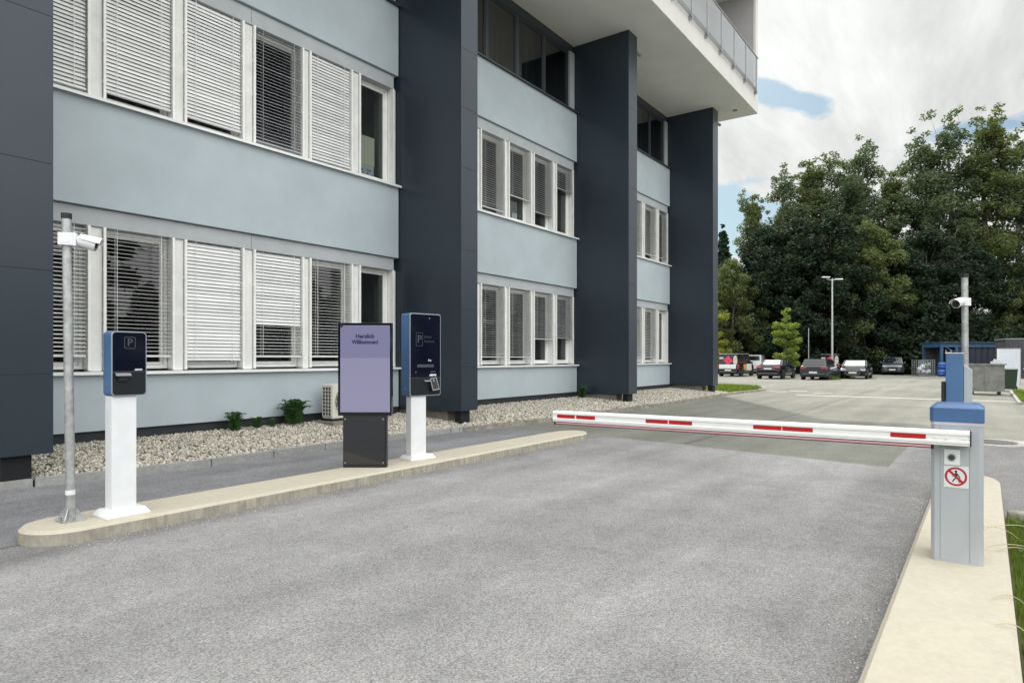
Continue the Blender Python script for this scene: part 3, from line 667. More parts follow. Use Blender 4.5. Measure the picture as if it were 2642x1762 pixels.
# tiny wall lamp on the last fin
m = MB(); m.tube([(27.09,9.1,1.78),(27.09,9.1,1.98)], [.05,.05], 10); m.build('wall_lamp', 'white_paint', B)

# ------------------------------------------------------------------ air conditioner
ac = thing('air_conditioner', 'off-white outdoor air conditioner unit by the wall behind the screen totem', 'air conditioner', (8.74,10.40,.22))
m = MB(); m.box(-.50,-.30,-.10,.70,.30,.06); m.build('concrete_pad','footing',ac,bevel=.01)
m = MB(); m.box(-.40,-.14,.10,.42,.17,.77); m.build('casing','ac_white',ac,bevel=.02)
m = MB(); m.box(-.36,-.12,.06,-.28,.15,.10); m.box(.28,-.12,.06,.36,.15,.10); m.box(-.42,-.15,.06,.44,.18,.098); m.build('foot','black',ac)
m = MB(); m.box(-.409,-.115,.16,-.401,.145,.72)
mo = m.build('coil','ac_dark',ac)
m = MB()
for i in range(9): m.box(-.418,-.115,.155+i*.07,-.408,.145,.170+i*.07)
for j in range(4): m.box(-.420,-.12+j*.085,.155,-.407,-.108+j*.085,.725)
m.build('side_grille','ac_white',ac)
fan = MB(); fan.tube([(-.07,-.141,.44),(-.07,-.150,.44)], .27, 32); fo = fan.build('fan_opening','ac_dark',ac)
m = MB()
for rr in (.05,.10,.15,.20,.25,.28):
    pts = [(-.07+rr*math.cos(t*math.pi/16), -.156, .44+rr*math.sin(t*math.pi/16)) for t in range(33)]; m.tube(pts, .004, 5, caps=False)
for k in range(12):
    a = k*math.pi/6; m.tube([(-.07+.04*math.cos(a),-.157,.44+.04*math.sin(a)),(-.07+.28*math.cos(a),-.157,.44+.28*math.sin(a))], .004, 5)
m.build('fan_guard','ac_white',ac)

# ------------------------------------------------------------------ weeds at the foot of the wall
def weed(x, y, z, h, wd, n, label, seed):
    r = random.Random(seed); V = []; Fs = []
    for k in range(n):
        a = r.uniform(0, 2*math.pi); ln = h*r.uniform(.7,1.15); out = wd*r.uniform(.35,1.0)
        dirv = Vector((math.cos(a), math.sin(a)*.6-.15, 0)); steps = 8; base = Vector((r.uniform(-.3,.3)*wd*.5, r.uniform(-.03,.03), 0))
        P = [base + dirv*out*(t/steps)**1.3 + Vector((0,0,ln*math.sin(min(1,(t/steps)*1.05)*math.pi*.56))) for t in range(steps+1)]
        side = Vector((-dirv.y, dirv.x, 0)).normalized()
        for t in range(1, steps+1):
            lw = .125*h/.35*(1-.55*t/steps)*r.uniform(.8,1.2)
            for sgn in (-1,1):
                c = P[t]; tip = c + side*sgn*lw + (P[t]-P[t-1])*.9 + Vector((0,0,-.25*lw)); mid = (c+tip)/2; wv = (P[t]-P[t-1]).normalized()*lw*.24
                i = len(V); V += [c, mid+wv, tip, mid-wv]; Fs.append((i,i+1,i+2,i+3))
        for t in range(steps):
            i = len(V); wv = side*.003; V += [P[t]-wv,P[t]+wv,P[t+1]+wv,P[t+1]-wv]; Fs.append((i,i+1,i+2,i+3))
    m = MB(); m.add(V, Fs); o = m.build('weed','weed'); o.location = (x,y,z); return tag(o, label, 'plant', 'weeds growing along the wall')
weed(6.50,10.60,.22,.30,.22,22,'leafy weed in the pebbles, leftmost of the row along the wall',1)
weed(6.95,10.62,.22,.20,.16,12,'small low weed between two taller weeds at the wall foot',2)
weed(7.26,10.64,.22,.16,.14,10,'smallest weed sprouting just left of the biggest weed',3)
weed(7.70,10.60,.22,.44,.34,40,'largest feathery weed at the wall left of the air conditioner',4)
weed(18.30,10.40,.22,.34,.22,20,'dark bushy weed at the base of the third dark fin',5)

# ================================================================== ISLAND EQUIPMENT
# camera pole (near)
def pole(name, label, loc, h, r_, lean):
    p = thing(name, label, 'pole', loc, group='security camera poles')
    m = MB(); m.tube([(0,0,.012),(lean[0],lean[1],h)], r_, 24); m.build('pole','galv',p)
    m = MB(); m.tube([(lean[0],lean[1],h-.035),(lean[0],lean[1],h+.012)], r_*1.12, 24); m.build('cap','black',p)
    m = MB(); m.prism(rrect(.19,.19,.02), 0, .012); 
    for a in range(4):
        xf = Matrix.Rotation(a*math.pi/2+math.pi/4,4,'Z')
        m.add([(r_-.002,-.004,.012),(.115,-.004,.012),(.10,-.004,.03),(r_+.012,-.004,.105),(r_-.002,-.004,.105),(r_-.002,.004,.012),(.115,.004,.012),(.10,.004,.03),(r_+.012,.004,.105),(r_-.002,.004,.105)],
              [(0,1,2,3,4),(9,8,7,6,5),(0,5,6,1),(1,6,7,2),(2,7,8,3),(3,8,9,4)], xf=xf)
    m.tube([(0,0,.012),(0,0,.10)], r_+.006, 20)
    b = m.build('base_bracket','galv',p)
    m = MB()
    for a in range(4): 
        x,y = .078*math.cos(a*math.pi/2), .078*math.sin(a*math.pi/2); m.tube([(x,y,.012),(x,y,.036)], .012, 6, smooth=False)
    m.build('anchor_bolt','steel',b)
    m = MB(); m.tube([(lean[0]*.1,lean[1]*.1,h*.085),(lean[0]*.1,lean[1]*.1,h*.10)], r_+.0015, 24); m.build('tape','white_paint',p)
    return p
pole('camera_pole', 'near galvanised pole with black cap, left end of the island', (2.375,6.335,.12), 2.60, .036, (-.022,.028))
pole('camera_pole', 'far galvanised pole with black cap, rising behind the boom barrier cabinet', (9.40,.19,.12), 2.36, .034, (-.010,.012))
def camera(label, loc, d, grp='security cameras'):
    """bullet camera; loc = clamp centre on the pole, d = horizontal aim"""
    ang = math.atan2(d[1],d[0]); t = thing('security_camera', label, 'camera', loc, ang, grp); t.scale = (.88,.88,.88) if loc[0] > 5 else (1,1,1)
    m = MB(); m.prism(rrect(.115,.105,.012,cx=0), -.052, .052, xf=Matrix.Rotation(0,4,'Z')); 
    m.add(*([[(x,y,z) for x in (.03,.075) for y in (-.045,.045) for z in (-.055,.055)], [(0,1,3,2),(4,6,7,5),(0,4,5,1),(2,3,7,6),(0,2,6,4),(1,5,7,3)]]))
    for z in (-.036,.036):
        for y in (-.035,.035): m.tube([(.0+y,-.056,z),(y,-.051,z)],.007,8)
    m.tube([(0,-.056,0),(0,-.050,0)],.034,20)
    m.build('clamp','white_paint',t,bevel=.006)
    m = MB(); m.tube([(.07,0,0),(.085,0,.004),(.095,0,.004)],[.03,.024,.028],14); m.build('arm','white_paint',t)
    xf = Matrix.Translation((.092,0,.0)) @ Matrix.Rotation(R(15),4,'Y') @ Matrix.Diagonal((.80,1.12,1.12,1))
    m = MB(); m.tube([(-.015,0,0),(0,0,0),(.16,0,-.004),(.165,0,-.004)],[.03,.043,.050,.047],24,xf=xf); b = m.build('body','white_paint',t)
    m = MB(); m.tube([(.1655,0,-.004),(.172,0,-.004)],[.044,.040],24,xf=xf); m.tube([(.172,0,-.004),(.18,0,-.004)],[.022,.020],18,xf=xf); m.build('lens','black_gloss',b)
    m = MB(); n = 12; V = []
    for x,rr in ((.0,.047),(.205,.058)):
        for s_ in (0,.004):
            for k in range(n+1):
                a = R(8+164*k/n); V.append((x, (rr+s_)*math.cos(a), (rr+s_)*math.sin(a)*.98+.001))
    q = n+1; fs = []
    for k in range(n): fs += [(k,k+1,2*q+k+1,2*q+k),(q+k,3*q+k,3*q+k+1,q+k+1),(k,q+k,q+k+1,k+1),(2*q+k,2*q+k+1,3*q+k+1,3*q+k)]
    m.add(V,fs,xf=xf); m.build('sun_hood','white_paint',t)
    return t
camera('white bullet camera with a hood clamped on the near pole, aimed right', (2.355,6.36,2.51), (.83,-.55))
camera('white bullet camera on the far pole, its dark lens facing the viewer', (9.392,.20,2.16), (-.90,.43))

# parking terminals ------------------------------------------------
def terminal(name, label, loc, rz, wd, z0, z1, depth, postw, postx, postd, plate, cat='parking terminal', back=False):
    """local frame: x along the front from its left corner, front faces -y"""
    t = thing(name, label, cat, loc, rz)
    cx = wd/2; h = z1-z0; r_ = .035 if not back else .012
    out = rrect(wd, h, r_, 8, cx, (z0+z1)/2); inn = rrect(wd-.014, h-.014, r_-.006, 8, cx, (z0+z1)/2)
    m = MB(); m.frustum(*[q for q in upright(out, .012, depth)]); hd = m.build('housing','blue_coat',t,bevel=.006)
    m = MB(); a_,b_ = upright(out, 0, .0115); m.frustum(a_,b_); m.build('rim','rim',hd,bevel=.003)
    m = MB(); m.box(postx, .02, .02, postx+postw, .02+postd, z0-.001); m.build('post','white_paint',t,bevel=.005)
    p = plate; m = MB()
    m.frustum([(p[0],p[1],0),(p[2],p[1],0),(p[2],p[3],0),(p[0],p[3],0)],[(p[0]+.0,p[1]+.0,.012),(p[2],p[1],.012),(p[2],p[3],.012),(p[0],p[3],.012)])
    m.frustum([(p[0],p[1],.012),(p[2],p[1],.012),(p[2],p[3],.012),(p[0],p[3],.012)],[(p[0]+.035,p[1]+.025,.062),(p[2]-.035,p[1]+.025,.062),(p[2]-.035,p[3]-.035,.062),(p[0]+.035,p[3]-.035,.062)])
    m.build('base_plate','white_paint',t,bevel=.003)
    m = MB()
    for bx in (p[0]+.05, p[2]-.05):
        for by in (p[1]+.012, p[3]-.02): m.tube([(bx,by,.012),(bx,by,.030 if by<0 else .04)], .006, 8)
    m.build('anchor_bolt','steel',t)
    m = MB(); m.tube([(-.002,depth*.55,z0+.10),(.002,depth*.55,z0+.10)], .010, 14); m.build('lock','steel',hd)
    return t, hd
def face_panel(parent, x0, x1, z0, z1, y, m, name, r_=.028, tops=(True,True)):
    pts = rrect(x1-x0, z1-z0, r_, 6, (x0+x1)/2, (z0+z1)/2)
    out = []
    for (px_,pz) in pts:
        if pz > (z0+z1)/2 and not tops[0]: pz = z1; px_ = x0 if px_ < (x0+x1)/2 else x1
        if pz < (z0+z1)/2 and not tops[1]: pz = z0; px_ = x0 if px_ < (x0+x1)/2 else x1
        if not out or (abs(out[-1][0]-px_)+abs(out[-1][1]-pz)) > 1e-6: out.append((px_,pz))
    mb = MB(); mb.frustum(*upright(out, y-.003, y)); return mb.build(name, m, parent)
def p_logo(parent, x, z, wd, h, size, y):
    m = MB(); t_ = .006
    o = rrect(wd,h,.014,5,x,z); i = rrect(wd-2*t_,h-2*t_,.009,5,x,z); n = len(o)
    V = [(p[0],y,p[1]) for p in o]+[(p[0],y,p[1]) for p in i]+[(p[0],y-.001,p[1]) for p in o]+[(p[0],y-.001,p[1]) for p in i]
    m.add(V, [(2*n+k,2*n+(k+1)%n,3*n+(k+1)%n,3*n+k) for k in range(n)]+[(k,(k+1)%n,2*n+(k+1)%n,2*n+k) for k in range(n)])
    m.build('parking_symbol','dark_print',parent)
    text('parking_letter','P',size,'dark_print',parent,(x,y-.0012,z), bold=.001)
t1, h1 = terminal('parking_terminal','small blue-sided parking terminal with P symbol on a white post, left end of island',(2.605,6.12,.12),0,.295,1.05,1.615,.16,.205,.012,.13,(-.05,-.03,.315,.25))
face_panel(h1,.010,.285,1.265,1.605,0,'kiosk_glass','display',.028,(True,False)); face_panel(h1,.010,.285,1.060,1.262,0,'kiosk_plate','lower_panel',.028,(False,True))
p_logo(h1,.150,1.515,.095,.105,.095,-.004)
text('brand_text','ARIVO',.020,'white_print',h1,(.222,-.0045,1.278),bold=.0012,sx=1.1)
m = MB(); m.frustum([(.022,-.045,1.225),(.150,-.045,1.225),(.135,-.004,1.225),(.035,-.004,1.225)],[(.022,-.038,1.248),(.145,-.038,1.248),(.145,-.004,1.252),(.022,-.004,1.252)]); m.build('ticket_hood','trim',h1,bevel=.003)
m = MB(); m.box(.050,-.020,1.180,.125,-.003,1.224); m.build('ticket_slot','black',h1,bevel=.004)

t2, h2 = terminal('parking_terminal','tall blue-sided payment terminal on white post, right of the screen totem',(6.40,6.285,.12),R(-10),.525,.865,1.99,.20,.25,.035,.115,(0,-.03,.42,.25))
face_panel(h2,.012,.513,1.115,1.978,0,'kiosk_glass','display',.028,(True,False)); face_panel(h2,.012,.513,.877,1.112,0,'kiosk_plate','lower_panel',.028,(False,True))
p_logo(h2,.155,1.635,.115,.185,.15,-.004)
text('display_text','Einfach',.045,'grey_print',h2,(.235,-.0045,1.67),align='LEFT'); text('display_text','Parkieren',.045,'grey_print',h2,(.235,-.0045,1.61),align='LEFT')
text('brand_text','ARIVO',.038,'white_print',h2,(.385,-.0045,1.145),bold=.0025,sx=1.05)
m = MB(); m.box(.12,-.0045,1.255,.40,-.0035,1.295); m.box(.345,-.0045,1.185,.43,-.0035,1.20); m.box(.085,-.0045,1.18,.11,-.0035,1.20); m.build('display_bar','dark_print',h2)
m = MB(); m.tube([(.345,-.006,1.345),(.345,-.0035,1.345)],.012,12); m.tube([(.315,-.006,1.352),(.315,-.0035,1.352)],.014,12); m.tube([(.325,-.006,1.925),(.325,-.0035,1.925)],.007,12); m.build('camera_lens','headlamp',h2)
m = MB(); m.frustum([(.225,-.04,1.062),(.325,-.04,1.062),(.315,-.004,1.056),(.235,-.004,1.056)],[(.225,-.034,1.074),(.325,-.034,1.074),(.325,-.004,1.080),(.225,-.004,1.080)]); m.build('ticket_hood','trim',h2,bevel=.002)
xf = Matrix.Translation((.335,-.03,.925)) @ Matrix.Rotation(R(-7),4,'Y') @ Matrix.Rotation(R(-14),4,'X')
m = MB(); m.box(0,-.035,0,.125,.03,.175,xf=xf); cr = m.build('card_reader','black',h2,bevel=.006)
m = MB()
for q in ((.004,-.039,.0,.016,-.0352,.175),(.109,-.039,.0,.121,-.0352,.175),(.016,-.039,.163,.109,-.0352,.175),(.016,-.039,0,.109,-.0352,.014)): m.box(*q,xf=xf)
m.tube([xf@Vector((.06,-.040,.135)),xf@Vector((.06,-.0352,.135))],.014,14); m.build('reader_frame','trim',cr)

t3 = thing('parking_terminal','blue parking terminal seen from its side behind the barrier cabinet','parking terminal',(8.78,.27,.12),0)
m = MB(); m.box(-.10,-.070,.845,.12,.090,1.43); h3 = m.build('housing','blue_coat',t3,bevel=.010)
m = MB(); m.box(-.103,-.073,1.432,.123,.093,1.44); m.build('top_edge','white_paint',h3)
m = MB(); m.box(-.11,.098,.89,.10,.13,1.12); m.frustum([(-.09,.095,.92),(.08,.095,.92),(.08,.095,1.1),(-.09,.095,1.1)],[(-.06,.13,.95),(.05,.13,.95),(.05,.13,1.05),(-.06,.13,1.05)]); m.build('card_reader','black',h3)
m = MB(); V = [(-.06,-.150,.02),(.08,-.150,.02),(.08,-.073,.02),(-.06,-.073,.02),(-.06,-.150,1.25),(.08,-.150,1.25),(.08,-.073,1.31),(-.06,-.073,1.31)]
m.add(V,[(0,3,2,1),(4,5,6,7),(0,1,5,4),(1,2,6,5),(2,3,7,6),(3,0,4,7)]); m.box(-.05,-.087,.02,.07,.06,.844); m.build('post','cabinet',t3,bevel=.004)
m = MB(); m.box(-.12,-.2,0,.12,.12,.02); m.build('base_plate','white_paint',t3)

# screen totem -------------------------------------------------------
tt = thing('screen_totem','black totem with lit lilac welcome screen on the island','screen',(5.685,6.37,.12),R(-54.2))
m = MB(); m.box(-.275,0,0,.275,.09,.655); m.build('pedestal','black',tt,bevel=.004)
m = MB(); m.box(-.265,-.012,.04,.255,-.004,.64); pp = m.build('acrylic_panel','totem_panel',tt)
m = MB()
for x in (-.245,.235):
    for z in (.062,.612): m.tube([(x,-.020,z),(x,-.003,z)],.010,14)
m.build('screw','steel',pp)
m = MB(); m.box(-.338,-.004,.655,.338,.105,1.825); hs = m.build('screen_housing','black_gloss',tt,bevel=.004)
m = MB(); m.box(-.308,-.008,1.385,.318,-.0045,1.795); m.build('display','screen',hs)
m = MB(); m.box(-.308,-.008,.70,.318,-.0045,1.3845); m.build('display','screen_lower',hs)
text('screen_text','Herzlich',.070,'screen_text',hs,(.005,-.0095,1.655),bold=.0028); text('screen_text','Willkommen!',.070,'screen_text',hs,(.005,-.0095,1.582),bold=.0028,sx=.86)
m = MB(); m.tube([(-.293,-.012,1.787),(-.293,-.0085,1.787)],.022,16); m.build('sensor','black',hs)

# ================================================================== BOOM BARRIER
bb = thing('boom_barrier','grey barrier cabinet with blue lid and red-striped white boom','barrier',(5.36,.16,.12))
w2 = .148; dep = .34; ch = .022
oct_ = lambda e: [(0+ch-e,-w2-e),(dep-ch+e,-w2-e),(dep+e,-w2+ch-e),(dep+e,w2-ch+e),(dep-ch+e,w2+e),(ch-e,w2+e),(-e,w2-ch+e),(-e,-w2+ch-e)]
m = MB(); m.prism(oct_(0), .0, .925); cb = m.build('cabinet','cabinet',bb,bevel=.003)
m = MB(); m.prism(oct_(.002), .926, .948); m.build('trim_band','trim_lilac',cb)
m = MB(); m.frustum([(p[0],p[1],.949) for p in oct_(.006)],[(p[0],p[1],1.042) for p in oct_(.006)]); 
m.frustum([(p[0],p[1],1.0421) for p in oct_(.006)],[(p[0]*.80+.035,p[1]*.80,1.068) for p in oct_(.006)]); m.build('lid','cap_blue',bb,bevel=.003)
m = MB()
for y in (-w2+.075, w2-.055): m.box(-.0012,y-.0012,.01,.002,y+.0012,.92)
m.build('door_joint','door_joint',cb)
m = MB(); m.box(-.012,-.020,.66,-.001,.070,.765); ps = m.build('sensor_plate','white_print',bb,bevel=.002)
m = MB(); m.tube([(-.020,.028,.712),(-.0125,.028,.712)],.024,20); m.build('sensor_ring','rim',ps)
m = MB(); m.tube([(-.0235,.028,.712),(-.0205,.028,.712)],.018,20); m.build('sensor_lens','ac_dark',ps)
# no-pedestrians sign
m = MB(); m.box(-.003,-.068,.508,-.0005,.072,.655); sg = m.build('pedestrian_sign','sign_white',bb)
def ydisc(cy,cz,r0,r1,x,n=40):
    V=[(x,cy+r*math.cos(2*math.pi*k/n),cz+r*math.sin(2*math.pi*k/n)) for r in (r0,r1) for k in range(n)]
    V2=[(x-.0008,v[1],v[2]) for v in V]
    return V+V2, [(2*n+k,2*n+(k+1)%n,3*n+(k+1)%n,3*n+k) for k in range(n)]+[(n+k,n+(k+1)%n,3*n+(k+1)%n,3*n+k) for k in range(n)]+[(k,(k+1)%n,2*n+(k+1)%n,2*n+k) for k in range(n)]
m = MB(); m.add(*ydisc(.004,.583,.050,.063,-.0032)); 
d = .058*math.sqrt(.5); q=.0055
m.add([(x,.004+s1*d+q*a_,.583+s1*d+q*b_) for x in (-.0032,-.0046) for (s1,a_,b_) in ((1,-1,1),(1,1,-1),(-1,1,-1),(-1,-1,1))],[(4,5,6,7),(0,1,5,4),(1,2,6,5),(2,3,7,6),(3,0,4,7)])
m.build('prohibition_ring','sign_red',sg)
m = MB(); X_=-.0034
def bar(y0,z0,y1,z1,wd):
    d_=Vector((y1-y0,z1-z0)).normalized(); n_=Vector((-d_.y,d_.x))*wd/2
    m.add([(x,y0+s_*n_.x,z0+s_*n_.y) if e==0 else (x,y1+s_*n_.x,z1+s_*n_.y) for x in (X_,X_-.0006) for (e,s_) in ((0,1),(1,1),(1,-1),(0,-1))],[(4,5,6,7),(0,1,5,4),(1,2,6,5),(2,3,7,6),(3,0,4,7)])
m.tube([(X_,.004,.617),(X_-.0006,.004,.617)],.008,16,smooth=False)
bar(.003,.607,.000,.578,.013); bar(.001,.580,.014,.563,.008); bar(.014,.563,.024,.547,.007); bar(0,.580,-.010,.563,.008); bar(-.010,.563,-.017,.545,.007); bar(-.002,.603,-.013,.588,.006); bar(-.013,.588,-.020,.575,.006); bar(.006,.603,.016,.590,.005); bar(.016,.59,.022,.583,.005)
m.build('pedestrian_figure','black',sg)
# boom
z0b, z1b = .795, .895
bm_ = MB(); L0, L1 = -.075, 3.145
prof = [(-.095,0),(-.095,.012),(-.102,.016),(-.102,.030),(-.095,.034),(-.095,.066),(-.102,.070),(-.102,.084),(-.098,.097),(-.088,.100),(-.055,.100),(-.055,0)]
V = []; 
for y,dz_ in ((L0,.006),(L1,-.006)):
    for (x,z) in prof: V.append((x, y, z0b+z+dz_))
n = len(prof); bm_.add(V, [(k,(k+1)%n,n+(k+1)%n,n+k) for k in range(n)]+[tuple(range(n-1,-1,-1)),tuple(range(n,2*n))])
bo = bm_.build('boom','boom_white',bb)
m = MB(); m.box(-.102,L0-.008,z0b+.006,-.054,L0-.001,z0b+.106); m.build('end_cap','black',bo)
def zb_(y): return z0b + .006 - .012*(y-L0)/(L1-L0)
for (ya,yb_) in ((2.91,3.10),(2.70,2.895),(2.01,2.21),(1.80,2.00),(1.10,1.31),(.88,1.095),(.17,.38)):
    m = MB(); V=[(x,y,zb_(y)+z) for x in (-.0965,-.0952) for (y,z) in ((ya,.034),(yb_,.034),(yb_,.0655),(ya,.0655))]
    m.add(V,[(0,1,2,3),(0,4,5,1),(1,5,6,2),(2,6,7,3),(3,7,4,0)]); m.build('reflector','boom_red',bo)
for (off,hh,mm,nm) in ((-.0065,.0060,'black','rubber_edge'),(-.0200,.0130,'pink','rubber_strip'),(-.0265,.0060,'black','rubber_edge')):
    m = MB(); V=[(x,y,zb_(y)+off+s_*hh) for y in (.14,3.13) for (x,s_) in ((-.092,0),(-.062,0),(-.062,1),(-.092,1))]
    m.add(V,[(0,1,2,3),(7,6,5,4),(0,4,5,1),(1,5,6,2),(2,6,7,3),(3,7,4,0)]); m.build(nm,mm,bo)
m = MB(); m.box(-.094,.125,z0b-.026,-.060,.142,z0b+.002); m.box(-.094,3.12,z0b-.036,-.060,3.135,z0b-.008); m.build('strip_end','black',bo)
m = MB(); m.box(-.0955,-.06,z0b+.040,-.094,.135,z0b+.071)
for y in (.115,.055,-.045): m.tube([(-.104,y,z0b+.056),(-.0955,y,z0b+.056)],.0085,12)
m.build('clamp_plate','boom_white',bo)
m = MB(); m.box(-.054,-.07,z0b+.005,-.001,.09,z0b+.095); m.build('boom_flange','rim',bb)

# ================================================================== GRASS on the right
def blades(name, n, region, hmin, hmax, wd, seed, m='grass', zf=0.0, lean=.5):
    r = np.random.default_rng(seed); x,y = region(r,n); a = r.uniform(0,2*np.pi,n); h = r.uniform(hmin,hmax,n); l = h*r.uniform(.1,lean,n)
    dxv = np.stack([np.cos(a),np.sin(a),np.zeros(n)],-1); sd_ = np.stack([-np.sin(a),np.cos(a),np.zeros(n)],-1)*wd/2*r.uniform(.7,1.3,(n,1))
    base = np.stack([x,y,np.full(n,zf)],-1); mid = base+dxv*(l*.35)[:,None]+np.array([0,0,1])*(h*.6)[:,None]; tip = base+dxv*l[:,None]+np.array([0,0,1])*h[:,None]
    P = np.stack([base-sd_,base+sd_,mid+sd_*.8,mid-sd_*.8,tip+sd_*.12,tip-sd_*.12],1).reshape(-1,3)
    f = np.array([(0,1,2,3),(3,2,4,5)])[None]+(np.arange(n)*6)[:,None,None]
    return raw_mesh(name,P,f.reshape(-1,4),m)
sheet('verge_soil', [(-6,-.135),(7.62,-.135),(7.62,-6),(-6,-6)], 0.012, 'soil')
def reg1(r,n): return r.uniform(1.0,7.5,n), -.15-np.abs(r.normal(0,.9,n))
tag(blades('grass',26000,reg1,.035,.10,.006,1,zf=.01), 'short green grass beside the right-hand kerb island', 'grass', kind='stuff')
a = MB(); random.seed(12)
for k in range(260):
    x = random.uniform(5.6,7.5); y = -.2-abs(random.gauss(0,.5)); z = random.uniform(.05,.16); s_ = random.uniform(.012,.03); an = random.uniform(0,6.28)
    d_ = Vector((math.cos(an),math.sin(an),random.uniform(-.3,.4)))*s_; p_ = Vector((-math.sin(an),math.cos(an),random.uniform(-.2,.3)))*s_*.6
    c_ = Vector((x,y,z)); a.add([c_-d_,c_+p_,c_+d_,c_-p_],[(0,1,2,3)])
tag(a.build('ground_cover','weed'), 'low broad-leaved weeds in the grass behind the barrier', 'ground cover', kind='stuff')
a = MB(); random.seed(21)
for (p0,p1,p2,p3) in (((6.6,-.22,.06),(6.5,-.1,.20),(6.4,.02,.19),(6.3,.12,.14)),((6.9,-.5,.02),(6.6,-.3,.22),(6.4,-.1,.23),(6.2,.05,.17)),((6.2,-.45,.03),(6.0,-.25,.19),(5.9,-.08,.18),(5.85,.0,.135)),((6.3,-.3,.03),(6.1,-.2,.14),(5.9,-.12,.15),(5.8,-.05,.13)),((4.9,-.22,.02),(4.8,-.13,.16),(4.72,-.08,.15),(4.65,-.02,.13)),((4.3,-.22,.02),(4.25,-.14,.17),(4.22,-.09,.15),(4.2,-.03,.13))):
    P=[]; 
    for i in range(9):
        t=i/8; P.append(Vector(p0)*(1-t)**3+3*Vector(p1)*t*(1-t)**2+3*Vector(p2)*t*t*(1-t)+Vector(p3)*t**3)
    a.tube(P,[.0028]*8+[.0008],5)
tag(a.build('dry_grass','dry_grass'), 'long dry grass stalks arching over the kerb island edge', 'grass', kind='stuff')
m = MB(); m.box(7.62,-6,-.04,7.76,-.16,.085); tag(m.build('kerb','kerb_old',bevel=.02), kind='structure')

# verge at the far corner of the building
vg = [(27.6,8.66)]+[(x-.02,y+.12) for x,y in verge[1:]]+[(36.0,24),(27.4,24),(27.4,8.66)]
sheet('verge_soil', vg, .045, 'soil')
def reg2(r,n):
    x = r.uniform(27.7,34.2,n); y = r.uniform(8.6,15,n)**1.0; lim = np.interp(x,[27.5,30.6,33.3,34.4],[8.68,8.45,8.95,11]); y = lim+(y-8.6); return x,y
tag(blades('grass',22000,reg2,.06,.20,.022,2,zf=.04), 'sunlit bright grass corner behind the last dark fin', 'grass', kind='stuff')
def reg3(r,n):
    x = r.uniform(27.3,36,n); y = -.95-r.uniform(0,1,n)*4-(36-x)*.0; return x,y
m = MB(); m.box(27.0,-.95,-.03,36.5,-.85,.07); m.box(27.0,-5,-.03,27.1,-.95,.07); tag(m.build('kerb','kerb'), kind='structure')
tag(blades('grass',16000,reg3,.08,.22,.022,3,zf=0), 'bright grass patch by the green bins', 'grass', kind='stuff')
sheet('verge_soil', [(27.1,-.95),(36.5,-.95),(36.5,-8),(27.1,-8)], .012, 'soil')
def reg4(r,n): return r.uniform(51,56,n), r.uniform(8.9,10.0,n)+r.uniform(0,1,n)*0
sheet('verge_soil', [(50.2,8.6),(57,8.2),(62,9.0),(62,10.2),(51,9.6)], .02, 'soil')
tag(blades('grass',6000,lambda r,n:(r.uniform(50.4,58,n), 9.0+r.uniform(-.35,.6,n)),.10,.25,.03,5,zf=.02), 'small grass strip between the dark hatchback and the black coupe', 'grass', kind='stuff')

# ================================================================== CARS
def wheel(parent, x, y, r_, wd, side):
    m = MB(); n = 22; pr = [(-.5,.80),(-.5,.93),(-.40,1.0),(.40,1.0),(.5,.93),(.5,.66)]
    V=[]; 
    for k in range(n):
        a = 2*math.pi*k/n
        for (u,v) in pr: V.append((x+v*r_*math.cos(a), y+side*u*wd, r_+v*r_*math.sin(a)))
    q=len(pr); fs=[(k*q+j,k*q+j+1,((k+1)%n)*q+j+1,((k+1)%n)*q+j) for k in range(n) for j in range(q-1)]
    m.add(V,fs,True); w_ = MB(); ty = m.build('wheel','tyre',parent)
    m = MB(); yo = y+side*wd*.44
    for k in range(10):
        a = 2*math.pi*k/10; 
        m.add([(x+.10*r_*math.cos(a-.6),yo+side*.01,r_+.10*r_*math.sin(a-.6)),(x+.66*r_*math.cos(a-.10),yo,r_+.66*r_*math.sin(a-.10)),(x+.66*r_*math.cos(a+.10),yo,r_+.66*r_*math.sin(a+.10)),(x+.10*r_*math.cos(a+.6),yo+side*.01,r_+.10*r_*math.sin(a+.6))],[(0,1,2,3)])
    V=[(x+v*r_*math.cos(2*math.pi*k/n),yo+side*.004,r_+v*r_*math.sin(2*math.pi*k/n)) for v in (.60,.70) for k in range(n)]
    m.add(V,[(k,(k+1)%n,n+(k+1)%n,n+k) for k in range(n)]); m.build('rim','alloy',ty)
    m = MB(); m.tube([(x,yo-side*.05,r_),(x,yo-side*.03,r_)],r_*.64,n); m.build('hub','black',ty)
